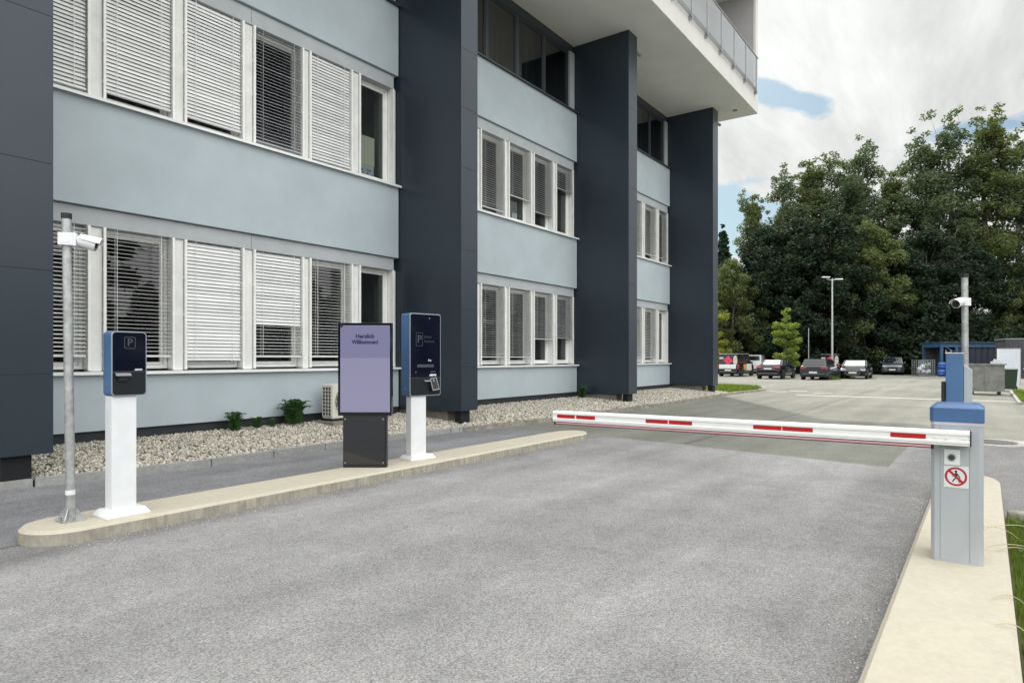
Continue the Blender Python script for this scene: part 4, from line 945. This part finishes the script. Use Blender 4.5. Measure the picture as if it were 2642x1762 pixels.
def car(name, label, loc, head, paint, L_=4.3, Wd=1.8, H=1.46, belt=.92, hood=.88, cowl=.80, rear=.10, roof=(.62,.16), tail='hatch', wr=.31, van=False, grp='cars parked in front of the trees'):
    """x forward; origin at the centre of the footprint. cowl/rear/roof: positions as fractions of length from the tail."""
    t = thing(name,label,'van' if van else 'car',loc,R(head),grp); hl = L_/2; hw = Wd/2
    X = lambda f: -hl+f*L_
    cw, rr = X(cowl), X(rear)
    trunk = belt if tail!='sedan' else belt+.05
    st = [(0.0,.36,.62,.80),(.008,.24,.70,.90),(.03,.20,trunk-.04,.955),(rear,.19,trunk,.99),(.3,.19,belt,1.0),(.5,.19,belt,1.0),(cowl-.08,.19,belt+.0,1.0),(cowl,.19,belt-.01,.99),(.90,.19,hood-.05,.96),(.96,.20,hood-.13,.90),(.99,.26,hood-.22,.80),(1.0,.36,hood-.30,.70)]
    if van or tail=='hatch': st[0]=(0.0,.34,belt-.10,.86); st[1]=(.006,.22,belt-.02,.93); st[2]=(.02,.19,belt,.965)
    rings=[]
    for (f,zb0,zt,k) in st:
        x=X(f); w_=hw*k; h_=zt-zb0
        half=[(w_*.86,zb0),(w_*.97,zb0+.08*h_),(w_,zb0+.30*h_),(w_*1.0,zb0+.62*h_),(w_*.975,zb0+.86*h_),(w_*.93,zt-.01),(w_*.80,zt+.015),(w_*.4,zt+.03)]
        ring=[(x,y,z) for y,z in half]+[(x,-y,z) for y,z in reversed(half)]
        rings.append(ring)
    m=MB(); q=len(rings[0]); V=[v for r_ in rings for v in r_]
    m.add(V,[(i*q+j,i*q+(j+1)%q,(i+1)*q+(j+1)%q,(i+1)*q+j) for i in range(len(rings)-1) for j in range(q)],True)
    m.add(rings[0],[tuple(range(q))]); m.add(rings[-1],[tuple(range(q-1,-1,-1))])
    # greenhouse
    r0, r1 = X(roof[1]), X(roof[0]); tb = .80 if not van else .90; zt=H-.03
    b4=[(rr,-hw*.90,trunk),(rr,hw*.90,trunk),(cw,hw*.92,belt),(cw,-hw*.92,belt)]; t4=[(r0,-hw*tb*.95,zt),(r0,hw*tb*.95,zt),(r1,hw*tb,zt),(r1,-hw*tb,zt)]
    m.add(b4+t4,[(0,1,5,4),(1,2,6,5),(2,3,7,6),(3,0,4,7)])
    u4=[(r0+.10,-hw*tb*.72,H),(r0+.10,hw*tb*.72,H),(r1-.12,hw*tb*.76,H),(r1-.12,-hw*tb*.76,H)]
    m.add(t4+u4,[(0,1,5,4),(1,2,6,5),(2,3,7,6),(3,0,4,7),(4,5,6,7)],True)
    body=m.build('body',paint,t)
    bp=body.modifiers.new('bevel','BEVEL'); bp.width=.03; bp.segments=2; bp.limit_method='ANGLE'; bp.angle_limit=R(35)
    def pane(nm,quad,i0,i1,i2,i3,mt='car_glass',par=None,off=.012,th=.01):
        p=[Vector(v) for v in quad]       # bl, br, tr, tl seen from outside
        def at(u,v): return (p[0]*(1-u)+p[1]*u)*(1-v)+(p[3]*(1-u)+p[2]*u)*v
        n_=(p[1]-p[0]).cross(p[3]-p[0]).normalized(); a_=[at(i0,i2),at(i1,i2),at(i1,i3),at(i0,i3)]
        mb=MB(); mb.frustum([v+n_*(off-th) for v in a_],[v+n_*off for v in a_]); return mb.build(nm,mt,par or t,bevel=.008)
    V8=b4+t4
    rearq=(V8[1],V8[0],V8[4],V8[5]); frontq=(V8[3],V8[2],V8[6],V8[7]); leftq=(V8[2],V8[1],V8[5],V8[6]); rightq=(V8[0],V8[3],V8[7],V8[4])
    pane('rear_window',rearq,.10,.90,.12 if not van else .30,.88,'car_glass' if name!='printed_van' else 'car_black'); pane('windscreen',frontq,.06,.94,.05,.92)
    for q_,fl in ((leftq,1),(rightq,0)):
        if van: segs=((.62,.93),) if not fl else ((.07,.38),)
        else: segs=((.10,.36),(.39,.64),(.67,.90)) if tail=='hatch' else ((.14,.47),(.50,.86))
        if not fl and not van: segs=tuple((1-b_,1-a_) for a_,b_ in segs)
        if fl and not van: pass
        for (a_,b_) in segs: pane('side_window',q_,a_,b_,.10,.86)
    if tail=='coupe': pane('glare_pane',frontq,.10,.90,.08,.88,'glare_pane',off=.022)  # white glare put in as a pale pane over the windscreen
    if tail=='sedan': pane('glare_pane',rearq,.13,.87,.16,.84,'glare_pane',off=.022)  # same painted glare, as a pane on the rear window
    # arches and wheels
    for f in (.185,.80):
        for s_ in (-1,1):
            m=MB(); m.tube([(X(f),s_*(hw-.16),wr+.01),(X(f),s_*(hw+.006),wr+.01)],wr*1.20,22); m.build('wheel_arch','black',t)
            wheel(t,X(f),s_*(hw-.10),wr,.21,s_)
    # lamps, plates, bumpers
    xr, xf_ = -hl-.004, hl+.004; zl = belt-.14
    for s_ in (-1,1):
        m=MB(); 
        if van: m.box(xr-.01,s_*hw*.92-.07,zl-.30,xr+.10,s_*hw*.92+.07-(.02 if s_>0 else -.02)*0,zl+.06)
        else: m.box(xr-.008,min(s_*hw*.50,s_*hw*.93),zl-.06,xr+.16,max(s_*hw*.50,s_*hw*.93),zl+.075)
        m.build('tail_lamp','tail',t,bevel=.03)
        m=MB(); m.box(xf_-.30,min(s_*hw*.50,s_*hw*.88),hood-.30,xf_-.02,max(s_*hw*.50,s_*hw*.88),hood-.17); m.build('headlamp','headlamp',t,bevel=.03)
        m=MB(); m.box(cw-.32,min(s_*hw*.97,s_*hw*1.14),belt+.02,cw-.16,max(s_*hw*.97,s_*hw*1.14),belt+.15); m.build('wing_mirror',paint,t,bevel=.03)
    zp = .62 if tail!='hatch' else .52
    if name=='black_sedan': zp=.74
    m=MB(); m.box(xr-.02,-.26,zp-.055,xr+.05,.26,zp+.055); m.build('number_plate','plate',t)
    m=MB(); m.box(xf_-.05,-.26,.40,xf_+.02,.26,.51); m.build('number_plate','plate',t)
    m=MB(); m.box(xr-.012,-hw*.80,.28,xr+.2,hw*.80,.40); m.box(xf_-.2,-hw*.45,.30,xf_+.006,hw*.45,hood-.30); m.build('bumper_insert','black',t,bevel=.02)
    m=MB(); m.box(xr-.018,-hw*.78,.405,xr+.1,hw*.78,.43); m.build('bumper_trim','trim',t)
    if tail=='coupe':
        pts=[(-.42,.60),(-.50,.50),(-.38,.30),(.38,.30),(.50,.50),(.42,.60),(-.42,.60)]
        m=MB(); m.tube([(xf_+.012,y,z) for y,z in pts],.016,6); m.build('grille_frame','trim',t)
    return t, rightq, leftq, rearq, hl, hw
car('black_sedan','black sedan seen from behind with red tail lamps, beside the printed van',(51.58,12.70,0),-1.5,'car_black',4.5,1.80,1.42,belt=.94,hood=.90,cowl=.76,rear=.17,roof=(.60,.32),tail='sedan')
car('grey_hatchback','dark grey hatchback seen from behind, between two black cars',(51.18,9.62,0),-1.5,'car_grey',4.25,1.80,1.46,belt=.95,hood=.90,cowl=.77,rear=.03,roof=(.60,.13))
car('black_coupe','black car facing the viewer with a bright windscreen, right end of the row',(55.04,7.87,0),182,'car_black',4.3,1.84,1.38,belt=.90,hood=.88,cowl=.76,rear=.06,roof=(.56,.24),tail='coupe')
car('dark_suv','dark car parked far back in the shade of the trees',(71.05,7.06,0),184,'car_silver',4.3,1.80,1.60,belt=1.0,hood=1.0,cowl=.77,rear=.04,roof=(.62,.10))
def vanp(name,label,loc,head,paint,deco):
    t,rq,lq,bq,hl,hw = car(name,label,loc,head,paint,4.4,1.80,1.84,belt=1.05,hood=1.08,cowl=.80,rear=.008,roof=(.66,.02),tail='hatch',van=True,grp='vans parked in front of the trees')
    if deco:
        x=-hl-.030
        m=MB(); m.prism([(0,-.42),(.40,0),(0,.42),(-.40,0)],0,.012,xf=Matrix.Translation((x+.035,-.02,1.30))@Matrix.Rotation(R(90),4,'Y')@Matrix.Rotation(R(90),4,'Z')@Matrix.Rotation(R(8),4,'Z')@Matrix.Scale(-1,4,(0,0,1))); m.build('printed_diamond','magenta',t)
        m=MB(); m.prism([(.17*math.cos(a*math.pi/10),.42*math.sin(a*math.pi/10)) for a in range(20)],0,.012,xf=Matrix.Translation((x+.036,-.60,1.30))@Matrix.Rotation(R(90),4,'Y')@Matrix.Rotation(R(90),4,'Z')@Matrix.Scale(-1,4,(0,0,1))); m.build('printed_figure','cream_print',t)
        m=MB(); m.box(x-.002,-.66,.62,x+.08,.74,.98); pl=m.build('number_plate_panel','car_white',t,bevel=.04)
        m=MB(); m.box(x-.008,.05,.68,x+.02,.57,.80); m.build('number_plate','plate',pl)
        m=MB(); m.box(x-.002,.36,1.44,x+.05,.70,1.58); m.build('printed_caption','cream_print',t)
        m=MB(); y_=-hw-.012
        m.add([(-.95,y_,.55),(-.20,y_,.50),(-.05,y_,.95),(-.45,y_,1.02),(-.95,y_,.98)]+[(-.95,y_+.06,.55),(-.20,y_+.06,.50),(-.05,y_+.06,.95),(-.45,y_+.06,1.02),(-.95,y_+.06,.98)],[(0,1,2,3,4),(9,8,7,6,5),(0,5,6,1),(1,6,7,2),(2,7,8,3),(3,8,9,4),(4,9,5,0)]); m.build('side_print','orange_print',t)
        m=MB(); m.box(-.18,y_-.002,.48,1.15,y_+.05,1.03); m.build('front_door','car_white',t,bevel=.02)
        m=MB(); m.box(-hl+.06,-hw*.86,1.842,1.0,hw*.86,1.862); m.build('roof_panel','car_white',t,bevel=.01)
    return t
vanp('printed_van','black van with a magenta diamond printed on its rear, left end of the row',(56.5,17.15,0),-1,'car_black',True)
vanp('printed_van','second black van with magenta diamond, half hidden behind the dark grey hatchback',(69.9,12.0,0),2,'car_black',True)
vanp('white_van','plain white van behind the printed van and the black sedan',(69.8,18.9,0),0,'car_white',False)

# ================================================================== LAMP, YARD THINGS
lp = thing('street_lamp','tall grey street lamp with two heads in the car park','street lamp',(58.05,10.02,0))
m=MB(); m.tube([(0,0,0),(0,0,1.2),(0,0,7.9)],[.10,.085,.055],12); m.build('pole','galv',lp)
for s_ in (-1,1):
    m=MB(); d_=Vector((.583,-.812,0))*s_
    m.tube([Vector((0,0,7.72)), d_*.25+Vector((0,0,7.80)), d_*.45+Vector((0,0,7.82+.08*(s_<0)))],.03,8)
    c_=d_*.52+Vector((0,0,7.84+.16*(s_<0))); n_=Vector((-d_.y,d_.x,0))
    m.frustum([c_-d_*.30-n_*.07+Vector((0,0,-.04)),c_+d_*.30-n_*.12+Vector((0,0,-.04)),c_+d_*.30+n_*.12+Vector((0,0,-.04)),c_-d_*.30+n_*.07+Vector((0,0,-.04))],[c_-d_*.38-n_*.05+Vector((0,0,.04)),c_+d_*.30-n_*.07+Vector((0,0,.05)),c_+d_*.30+n_*.07+Vector((0,0,.05)),c_-d_*.38+n_*.05+Vector((0,0,.04))]); m.build('lamp_head','galv',lp)
m=MB(); m.tube([(0,0,0),(0,0,4.3)],.035,8); o=m.build('signpost','galv'); o.location=(66,13.4,0); tag(o,'thin grey post standing in front of the dark trees left of the street lamp','post')

sk=thing('metal_skip','open grey sheet-metal waste skip behind the barrier','skip',(33.2,.0,0),R(-88))
m=MB(); 
for (x0,y0,x1,y1) in ((-.62,0,.62,.03),(-.62,1.0,.62,1.03),(-.62,.03,-.59,1.0),(.59,.03,.62,1.0)): m.box(x0,y0,.14,x1,y1,1.22)
m.box(-.60,.02,.14,.60,1.01,.17); m.build('body','skip',sk)
m=MB(); m.box(-.68,-.05,1.22,.68,.06,1.27); m.box(-.68,.97,1.22,.68,1.08,1.27); m.box(-.68,.06,1.22,-.57,.97,1.27); m.box(.57,.06,1.22,.68,.97,1.27); m.box(-.03,-.02,.16,.03,0,1.22); m.build('rim','skip',sk)
m=MB(); m.box(-.5,.1,0,-.4,.9,.14); m.box(.4,.1,0,.5,.9,.14); m.build('runner','black',sk)
m=MB(); m.box(-.67,-.06,.85,-.58,-.0,1.0); m.build('hook','white_paint',sk)
for k,(x,y,a,h,wd,lab) in enumerate(((33.6,-.30,20,.30,.28,'white crumpled cardboard sheet sticking out of the skip, leftmost'),(33.7,-.50,-25,.24,.22,'smaller white cardboard piece leaning in the skip'))):
    m=MB(); m.box(-wd/2,-.01,0,wd/2,.01,h,xf=Matrix.Rotation(R(a),4,'Y')); m.box(-wd*.4,.02,0,wd*.3,.035,h*.8,xf=Matrix.Rotation(R(-a*.6),4,'Y')); o=m.build('cardboard','white_stuff'); o.location=(x,y,1.15); o.rotation_euler=(0,0,R(-85)); tag(o,lab,'cardboard','cardboard pieces in the skip')
def wheelie(x,y,rz,lab):
    t=thing('wheelie_bin',lab,'bin',(x,y,0),R(rz),'green wheelie bins')
    m=MB(); m.frustum([(-.25,-.30,.10),(.25,-.30,.10),(.25,.30,.10),(-.25,.30,.10)],[(-.32,-.36,.98),(.32,-.36,.98),(.32,.36,.98),(-.32,.36,.98)]); m.box(-.33,-.38,.95,.33,.38,.985); m.build('body','bin_green',t,bevel=.02)
    m=MB(); m.frustum([(-.34,-.40,.987),(.34,-.40,.987),(.34,.38,.987),(-.34,.38,.987)],[(-.30,-.34,1.06),(.30,-.34,1.06),(.30,.34,1.06),(-.30,.34,1.06)]); m.build('lid','bin_lid',t,bevel=.015)
    for s_ in (-1,1):
        m=MB(); m.tube([(s_*.24,.30,.11),(s_*.30,.30,.11)],.11,16); m.build('wheel','tyre',t)
    m=MB(); m.tube([(-.26,.42,.96),(.26,.42,.96)],.018,8); m.build('handle','black',t)
wheelie(37.6,-.86,-92,'dark green wheelie bin with grey lid, directly right of the skip'); wheelie(37.9,-1.72,-95,'dark green wheelie bin cut off by the right edge of the photo')

# blue storage shelter: local x to the viewer's right, y away
ss=thing('storage_shelter','blue steel-framed storage shelter with dark tarpaulin under the trees','shelter',(66.75,3.06,0),R(-54.3))
m=MB(); W_=5.5; D_=2.4; H_=2.85
for x in (0,1.25,W_):
    for y in (0,D_): m.box(x-.10,y-.08,0,x+.10,y+.08,H_-.42)
m.box(-.1,-.085,H_-.42,W_+.1,.09,H_-.06); m.box(-.1,D_-.09,H_-.42,W_+.1,D_+.09,H_-.06)
m.tube([(1.35,-.0,1.9),(.4,.0,2.4)],.05,6); m.box(-.1,.09,H_-.42,.1,D_-.09,H_-.1)
m.build('frame','blue_paint',ss)
m=MB(); 
for k in range(26): m.box(-.15+k*.22,-.25,H_-.055,-.03+k*.22,D_+.2,H_+.03)
m.box(-.15,-.24,H_-.06,W_+.15,D_+.2,H_-.02); m.build('corrugated_roof','blue_paint',ss)
V=[];nn=44
for k in range(nn+1):
    x=1.35+(W_-1.45)*k/nn
    for z in (.05,1.2,2.43): V.append((x,.12+.07*math.sin(k*1.1)+.05*math.sin(k*2.7+z),z))
V+=[(v[0],v[1]+.02,v[2]) for v in V]; q=3*(nn+1)
m=MB(); m.add(V,[(3*k+j,3*k+3+j,3*k+4+j,3*k+1+j) for k in range(nn) for j in (0,1)]+[(q+3*k+j,q+3*k+1+j,q+3*k+4+j,q+3*k+3+j) for k in range(nn) for j in (0,1)],True); m.build('tarpaulin','tarp',ss)
m=MB(); m.box(.1,D_-.05,0,W_,D_,2.4); m.build('back_sheet','shed',ss)
ld=thing('ladder','aluminium ladder leaning inside the left bay of the blue shelter','ladder',(66.85,2.55,0),R(-54.3))
m=MB(); 
for x in (-.22,.22): m.tube([(x,-.25,0),(x,.05,2.2)],.03,6)
m.build('rail','galv',ld)
for k in range(7):
    m=MB(); t_=(k+.8)/7.4; m.tube([(-.22,-.25+.3*t_,2.2*t_),(.22,-.25+.3*t_,2.2*t_)],.02,6); m.build('rung','galv',ld)
def barrel(x,y,z,lab):
    m=MB(); m.tube([(0,0,0),(0,0,.03),(0,0,.30),(0,0,.32),(0,0,.34),(0,0,.62),(0,0,.64),(0,0,.66),(0,0,.90),(0,0,.93)],[.26,.29,.29,.305,.29,.29,.305,.29,.29,.25],18); o=m.build('barrel','barrel'); o.location=(x,y,z); tag(o,lab,'barrel','blue plastic barrels')
    o.scale=(.9,.9,.62)
barrel(64.3,2.95,0,'blue plastic barrel on the ground, left of the blue shelter post'); barrel(64.5,2.45,0,'blue plastic barrel on the ground just under the ladder of the blue shelter'); barrel(64.3,2.93,.585,'blue plastic barrel standing on top of another barrel')
cg=thing('mesh_cage','wire mesh cage container filled with white bags','cage',(65.1,4.0,0),R(-54.3))
m=MB()
for x in np.linspace(-.65,.65,8):
    m.box(x-.012,-.01,.1,x+.012,.01,1.35); m.box(x-.012,.99,.1,x+.012,1.01,1.35)
for z in np.linspace(.1,1.35,7): m.box(-.66,-.014,z-.012,.66,.014,z+.012); m.box(-.66,.986,z-.012,.66,1.014,z+.012); m.box(-.664,.014,z-.012,-.636,.986,z+.012); m.box(.636,.014,z-.012,.664,.986,z+.012)
m.build('mesh','galv',cg)
m=MB(); m.box(-.68,-.02,0,.68,1.02,.09); m.build('pallet','bark',cg)
random.seed(9)
for k,(x,z,lab_) in enumerate(((-.45,.25,'the lowest one at its left side'),(-.35,.55,'second lowest at the left'),(-.1,.75,'upper one left of the middle'),(.15,.85,'upper one right of the middle'),(-.05,.35,'bottom one near the middle'),(.25,.25,'lowest one right of the middle'),(.45,.9,'topmost one at the right side'),(.42,.35,'bottom one at the far right'))):
    m=MB(); r_=random.uniform(.13,.19); m.tube([(0,0,-r_),(0,0,-r_*.7),(0,0,0),(0,0,r_*.7),(0,0,r_*1.05)],[r_*.4,r_*.85,r_,r_*.7,r_*.15],9); o=m.build('bag','white_stuff' if k%3 else 'bin_lid')
    q_=Matrix.Rotation(R(-54.3),3,'Z')@Vector((x,.45,0)); o.location=(65.1+q_.x,4.0+q_.y,z+.05); o.rotation_euler=(random.uniform(-.5,.5),random.uniform(-.5,.5),0)
    tag(o,'plastic bag piled in the mesh cage, '+lab_,'bag','bags in the mesh cage')
sh=thing('dark_container','dark ribbed metal container at the right edge of the photo','container',(61.5,-1.2,0),R(-75))
m=MB(); m.box(0,0,0,7,2.4,2.88)
for k in range(36): m.box(.05+k*.195,-.04,.15,.14+k*.195,.0,2.7)
m.build('body','shed',sh); m=MB(); m.box(-.05,-.06,2.881,7.05,2.46,2.97); m.build('roof_edge','bin_lid',sh)
wb=thing('white_board','large white framed board leaning behind the bins','board',(41.31,-.96,.15),R(-88))
m=MB(); m.box(-.42,0,0,.42,.03,1.80); m.build('panel','white_stuff',wb); m=MB(); m.box(-.45,-.01,1.80,.45,.04,1.84); m.box(.42,-.01,0,.45,.04,1.80); m.box(-.45,-.01,0,-.42,.04,1.80); m.build('frame','galv',wb)
m=MB(); m.box(-.07,-.05,0,.07,.05,1.86); o=m.build('white_post','white_print'); o.location=(40.9,-.50,.1); tag(o,'upright white post left of the white board','post')

# ================================================================== TREES
def leaves(centres, radii, per, size, r, squash=.8):
    n = int(sum(per)); idx = np.repeat(np.arange(len(per)), per)
    g = r.normal(size=(n,3)); g /= np.maximum(np.linalg.norm(g,axis=1,keepdims=True),1e-6); rad = r.uniform(.25,1,(n,1))**.55
    P = centres[idx] + g*rad*radii[idx][:,None]*np.array([1,1,squash])
    a = r.normal(size=(n,3)); a[:,2]*=.6; a /= np.linalg.norm(a,axis=1,keepdims=True); b = np.cross(a, g+r.normal(size=(n,3))*.6); b /= np.maximum(np.linalg.norm(b,axis=1,keepdims=True),1e-6)
    s = size*r.uniform(.6,1.3,(n,1))
    q = np.stack([P-a*s*.5, P+b*s*.30, P+a*s*.5, P-b*s*.30],1).reshape(-1,3)
    return q, np.arange(n*4).reshape(-1,4)
def tree_mesh(name, h, w_, lm, bark, seed, kind, nleaf, size, label, cat='tree', group='trees at the edge of the car park'):
    r = np.random.default_rng(seed); rr = random.Random(seed)
    t = thing(name,label,cat,(0,0,0),0,group)
    tops=[]; m = MB()
    k = 9; P=[Vector((0,0,-.1))]; 
    for i in range(1,k): P.append(Vector((rr.uniform(-.02,.02)*h, rr.uniform(-.02,.02)*h, h*.93*i/(k-1))))
    R0 = h*.016+.05; m.tube(P,[R0*(1-.9*i/(k-1)) for i in range(k)],9)
    cen=[]; rad=[]
    if kind=='broad':
        for i in range(26):
            f=rr.uniform(.10,.80); a=rr.uniform(0,6.28); ln=w_*.5*rr.uniform(.5,.9)*(1-.55*abs(f-.4)); b=Vector(P[int(f*(k-1))])
            e=b+Vector((math.cos(a)*ln,math.sin(a)*ln,h*rr.uniform(.03,.14))); m.tube([b,(b+e)/2+Vector((0,0,-.02*h)),e],[R0*.35*(1-f)+.03,R0*.22*(1-f)+.02,.015],5)
        nc=170
        for i in range(nc):
            u=rr.random(); z=h*(.05+.90*u); prof=math.sin(math.pi*min(1,(u*.86+.14)))**.55*(1-.35*u); a=rr.uniform(0,6.28); q_=(rr.random()**.42)*w_*.5*prof
            cen.append((q_*math.cos(a),q_*math.sin(a),z)); rad.append(rr.uniform(.55,1.05)*h/15)
    elif kind=='tall':
        tips=[]
        for i in range(34):
            f=rr.uniform(.18,.92); a=rr.uniform(0,6.28); ln=w_*.5*rr.uniform(.35,1.0)*(1-.45*f); b=Vector(P[int(f*(k-1))]); up_=h*rr.uniform(.06,.17)
            e=b+Vector((math.cos(a)*ln,math.sin(a)*ln,up_)); mid=b+(e-b)*.55+Vector((0,0,-.015*h)); m.tube([b,mid,e],[R0*.30*(1-f)+.03,R0*.18*(1-f)+.02,.012],5)
            for q_ in (.35,.6,.82,1.0):
                c_=b+(e-b)*q_+Vector((rr.gauss(0,.35),rr.gauss(0,.35),rr.gauss(0,.4))); cen.append(tuple(c_)); rad.append(rr.uniform(.45,.95)*h/25*(1.25-.45*q_))
            c_=e+Vector((0,0,h*.03)); cen.append(tuple(c_)); rad.append(.42*h/25)
        for i in range(62):
            u=rr.random(); z=h*(.12+.80*u); prof=math.sin(math.pi*(u*.8+.2))**.7; a=rr.uniform(0,6.28); q_=(rr.random()**.5)*w_*.47*prof; cen.append((q_*math.cos(a),q_*math.sin(a),z)); rad.append(rr.uniform(.7,1.25)*h/25)
        for i in range(10):
            a=rr.uniform(0,6.28); q_=rr.uniform(0,.16)*w_; z=h*rr.uniform(.86,1.0); cen.append((q_*math.cos(a),q_*math.sin(a),z)); rad.append(.45*h/25)
    elif kind=='young':
        for i in range(34):
            f=rr.uniform(.20,.9); a=rr.uniform(0,6.28); ln=w_*.5*rr.uniform(.6,1.05)*(1-.35*f); b=Vector(P[int(f*(k-1))]); e=b+Vector((math.cos(a)*ln,math.sin(a)*ln,h*.07)); m.tube([b,e],[.025,.008],5)
            for q_ in (.3,.6,.95): cen.append(tuple(b+(e-b)*q_)); rad.append(rr.uniform(.26,.42)*h/5.7)
        for i in range(5): cen.append((rr.uniform(-.2,.2),rr.uniform(-.2,.2),h*(.84+.04*i))); rad.append(.28)
    else:       # conifer
        for i in range(90):
            f=(i/90)**.8; z=h*(.08+.90*f); wdt=w_*.5*(1-f)**.8*rr.uniform(.6,1.05)+.15; a=rr.uniform(0,6.28); e=Vector((math.cos(a)*wdt,math.sin(a)*wdt,z-.03*h)); m.tube([Vector((0,0,z)),e],[.04,.01],4)
            for q_ in (.4,.7,1): cen.append(tuple(Vector((0,0,z))*(1-q_)+e*q_)); rad.append(rr.uniform(.35,.6)*(1.2-.6*f))
        cen.append((0,0,h)); rad.append(.3)
    m.build('trunk',bark,t)
    cen=np.array(cen); rad=np.array(rad); wgt=rad**2; per=np.maximum(1,(nleaf*wgt/wgt.sum())).astype(int)
    q,f=leaves(cen,rad,per,size,r); raw_mesh('crown',q,f,lm,t)
    return t
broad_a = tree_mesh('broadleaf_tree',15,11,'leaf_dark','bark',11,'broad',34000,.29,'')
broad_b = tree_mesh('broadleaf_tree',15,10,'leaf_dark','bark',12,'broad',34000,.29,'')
broad_c = tree_mesh('broadleaf_tree',15,11,'leaf_mid','bark',13,'broad',32000,.28,'')
tall_a = tree_mesh('tall_tree',26,9.5,'leaf_grey','bark',21,'tall',32000,.27,'')
tall_b = tree_mesh('tall_tree',26,8.5,'leaf_mid','bark',22,'tall',30000,.27,'')
tall_c = tree_mesh('birch_tree',26,8.5,'leaf_grey','birch',23,'tall',28000,.26,'')
pine = tree_mesh('pine_tree',16,6,'needle','bark',31,'conifer',14000,.36,'')
young = tree_mesh('young_tree',5.7,2.7,'leaf_young','bark',41,'young',9000,.17,'','tree','young trees in the car park')
yell = tree_mesh('young_tree',6.4,3.0,'leaf_yellow','bark',42,'young',9000,.17,'','tree','young trees in the car park')
used=set()
def plant(proto, x, y, h0, h, wk, rz, label):
    o = proto if proto.name not in used else copy_tree(proto)
    used.add(proto.name); s_=h/h0; o.location=(x,y,0); o.rotation_euler=(0,0,R(rz)); o.scale=(s_*wk,s_*wk,s_); o['label']=label; return o
plant(young,59.05,13.77,5.7,5.6,1,20,'small bright green tree standing right behind the black sedan')
plant(yell,62.9,21.1,6.4,7.2,.80,70,'small yellow-green tree half hidden by the last dark fin')
T=[(pine,80,25.9,16,17.5,1.0,0,'dark conifer at the left end of the trees, beside the building'),
 (tall_b,81.7,22.9,26,21.5,.95,10,'thin-topped tree against the blue gap, second from the building'),
 (tall_a,83.9,19.9,26,24.6,1.15,100,'loose-crowned tree above the printed van'),
 (tall_b,86,17.0,26,25.8,1.15,200,'tall feathery tree just right of the loose-crowned one'),
 (tall_c,85.8,14.0,26,25.4,1.1,30,'pale-barked tree behind the street lamp, left side'),
 (tall_a,85.4,11.4,26,27.0,1.05,250,'tallest tree left of the dip in the treetops'),
 (tall_b,88.5,8.9,26,23.5,1.0,300,'lower tree standing in the dip of the treetops'),
 (tall_a,86.7,6.0,26,27.0,1.1,60,'tree rising at the left of the highest group'),
 (tall_c,86.4,3.2,26,28.4,1.15,150,'highest tree, a pale-barked one above the far camera pole'),
 (tall_b,86.5,-.4,26,27.4,1.15,90,'tall tree right of the highest pale-barked tree'),
 (tall_c,88.2,-3.1,26,26.4,1.1,220,'pale-barked tall tree at the right edge of the photo'),
 (tall_a,90,-6.6,26,26,1.1,10,'tall tree partly cut off by the right edge'),
 (broad_c,68.7,21.3,15,11.9,.95,0,'round brownish-green tree closest to the building'),
 (broad_a,72.5,19.0,15,15.6,1.0,40,'dense dark tree behind the white van'),
 (broad_b,72.4,15.6,15,16.2,1.05,80,'dense dark tree behind the young green tree'),
 (broad_a,72.2,12.4,15,16.2,1.05,190,'dense dark tree right behind the street lamp'),
 (broad_c,74.3,9.7,15,15.4,1.0,130,'mid green dense tree right of the street lamp'),
 (broad_b,76,7.0,15,13.2,1.15,200,'lower dense tree behind the shaded far car'),
 (broad_a,77.8,4.6,15,14.6,1.05,270,'dense tree behind the mesh cage'),
 (broad_b,80.4,1.2,15,13.2,1.0,20,'dense tree behind the blue shelter'),
 (broad_c,80,-2.4,15,9.2,.95,60,'low bushy tree above the dark container'),
 (broad_a,82,-6.2,15,14.5,1.05,110,'dense tree at the right edge beyond the container'),
 (broad_b,77,24.5,15,13,1.1,10,'dark tree filling the gap behind the last fin')]
for p_ in T: plant(*p_)
# undergrowth and the wood behind
def mass(name,label,x0,x1,y0,y1,h0,h1,nc,nl,size,seed,lm='leaf_dark'):
    r=np.random.default_rng(seed); c=np.stack([r.uniform(x0,x1,nc),r.uniform(y0,y1,nc),np.zeros(nc)],-1); c[:,2]=r.uniform(0,1,nc)*r.uniform(h0,h1,nc); rad=r.uniform(.8,1.5,nc)
    q,f=leaves(c,rad,np.full(nc,nl//nc),size,r); return tag(raw_mesh(name,q,f,lm),label,'undergrowth',kind='stuff')
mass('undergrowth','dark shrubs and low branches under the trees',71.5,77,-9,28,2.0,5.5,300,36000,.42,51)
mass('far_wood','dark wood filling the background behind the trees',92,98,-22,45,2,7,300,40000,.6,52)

mass('sky_block_wood','unseen dark tree belt added to block low sky, mirrored in the windows',-45,95,-42,-34,3,13,700,30000,1.5,53)  # out of view; added to darken reflections in windows and terminals
mass('sky_block_wood','unseen dark tree belt added behind the viewer to block low sky',-48,-40,-42,30,3,13,400,17000,1.5,54)  # also added out of view, dims what glossy faces mirror
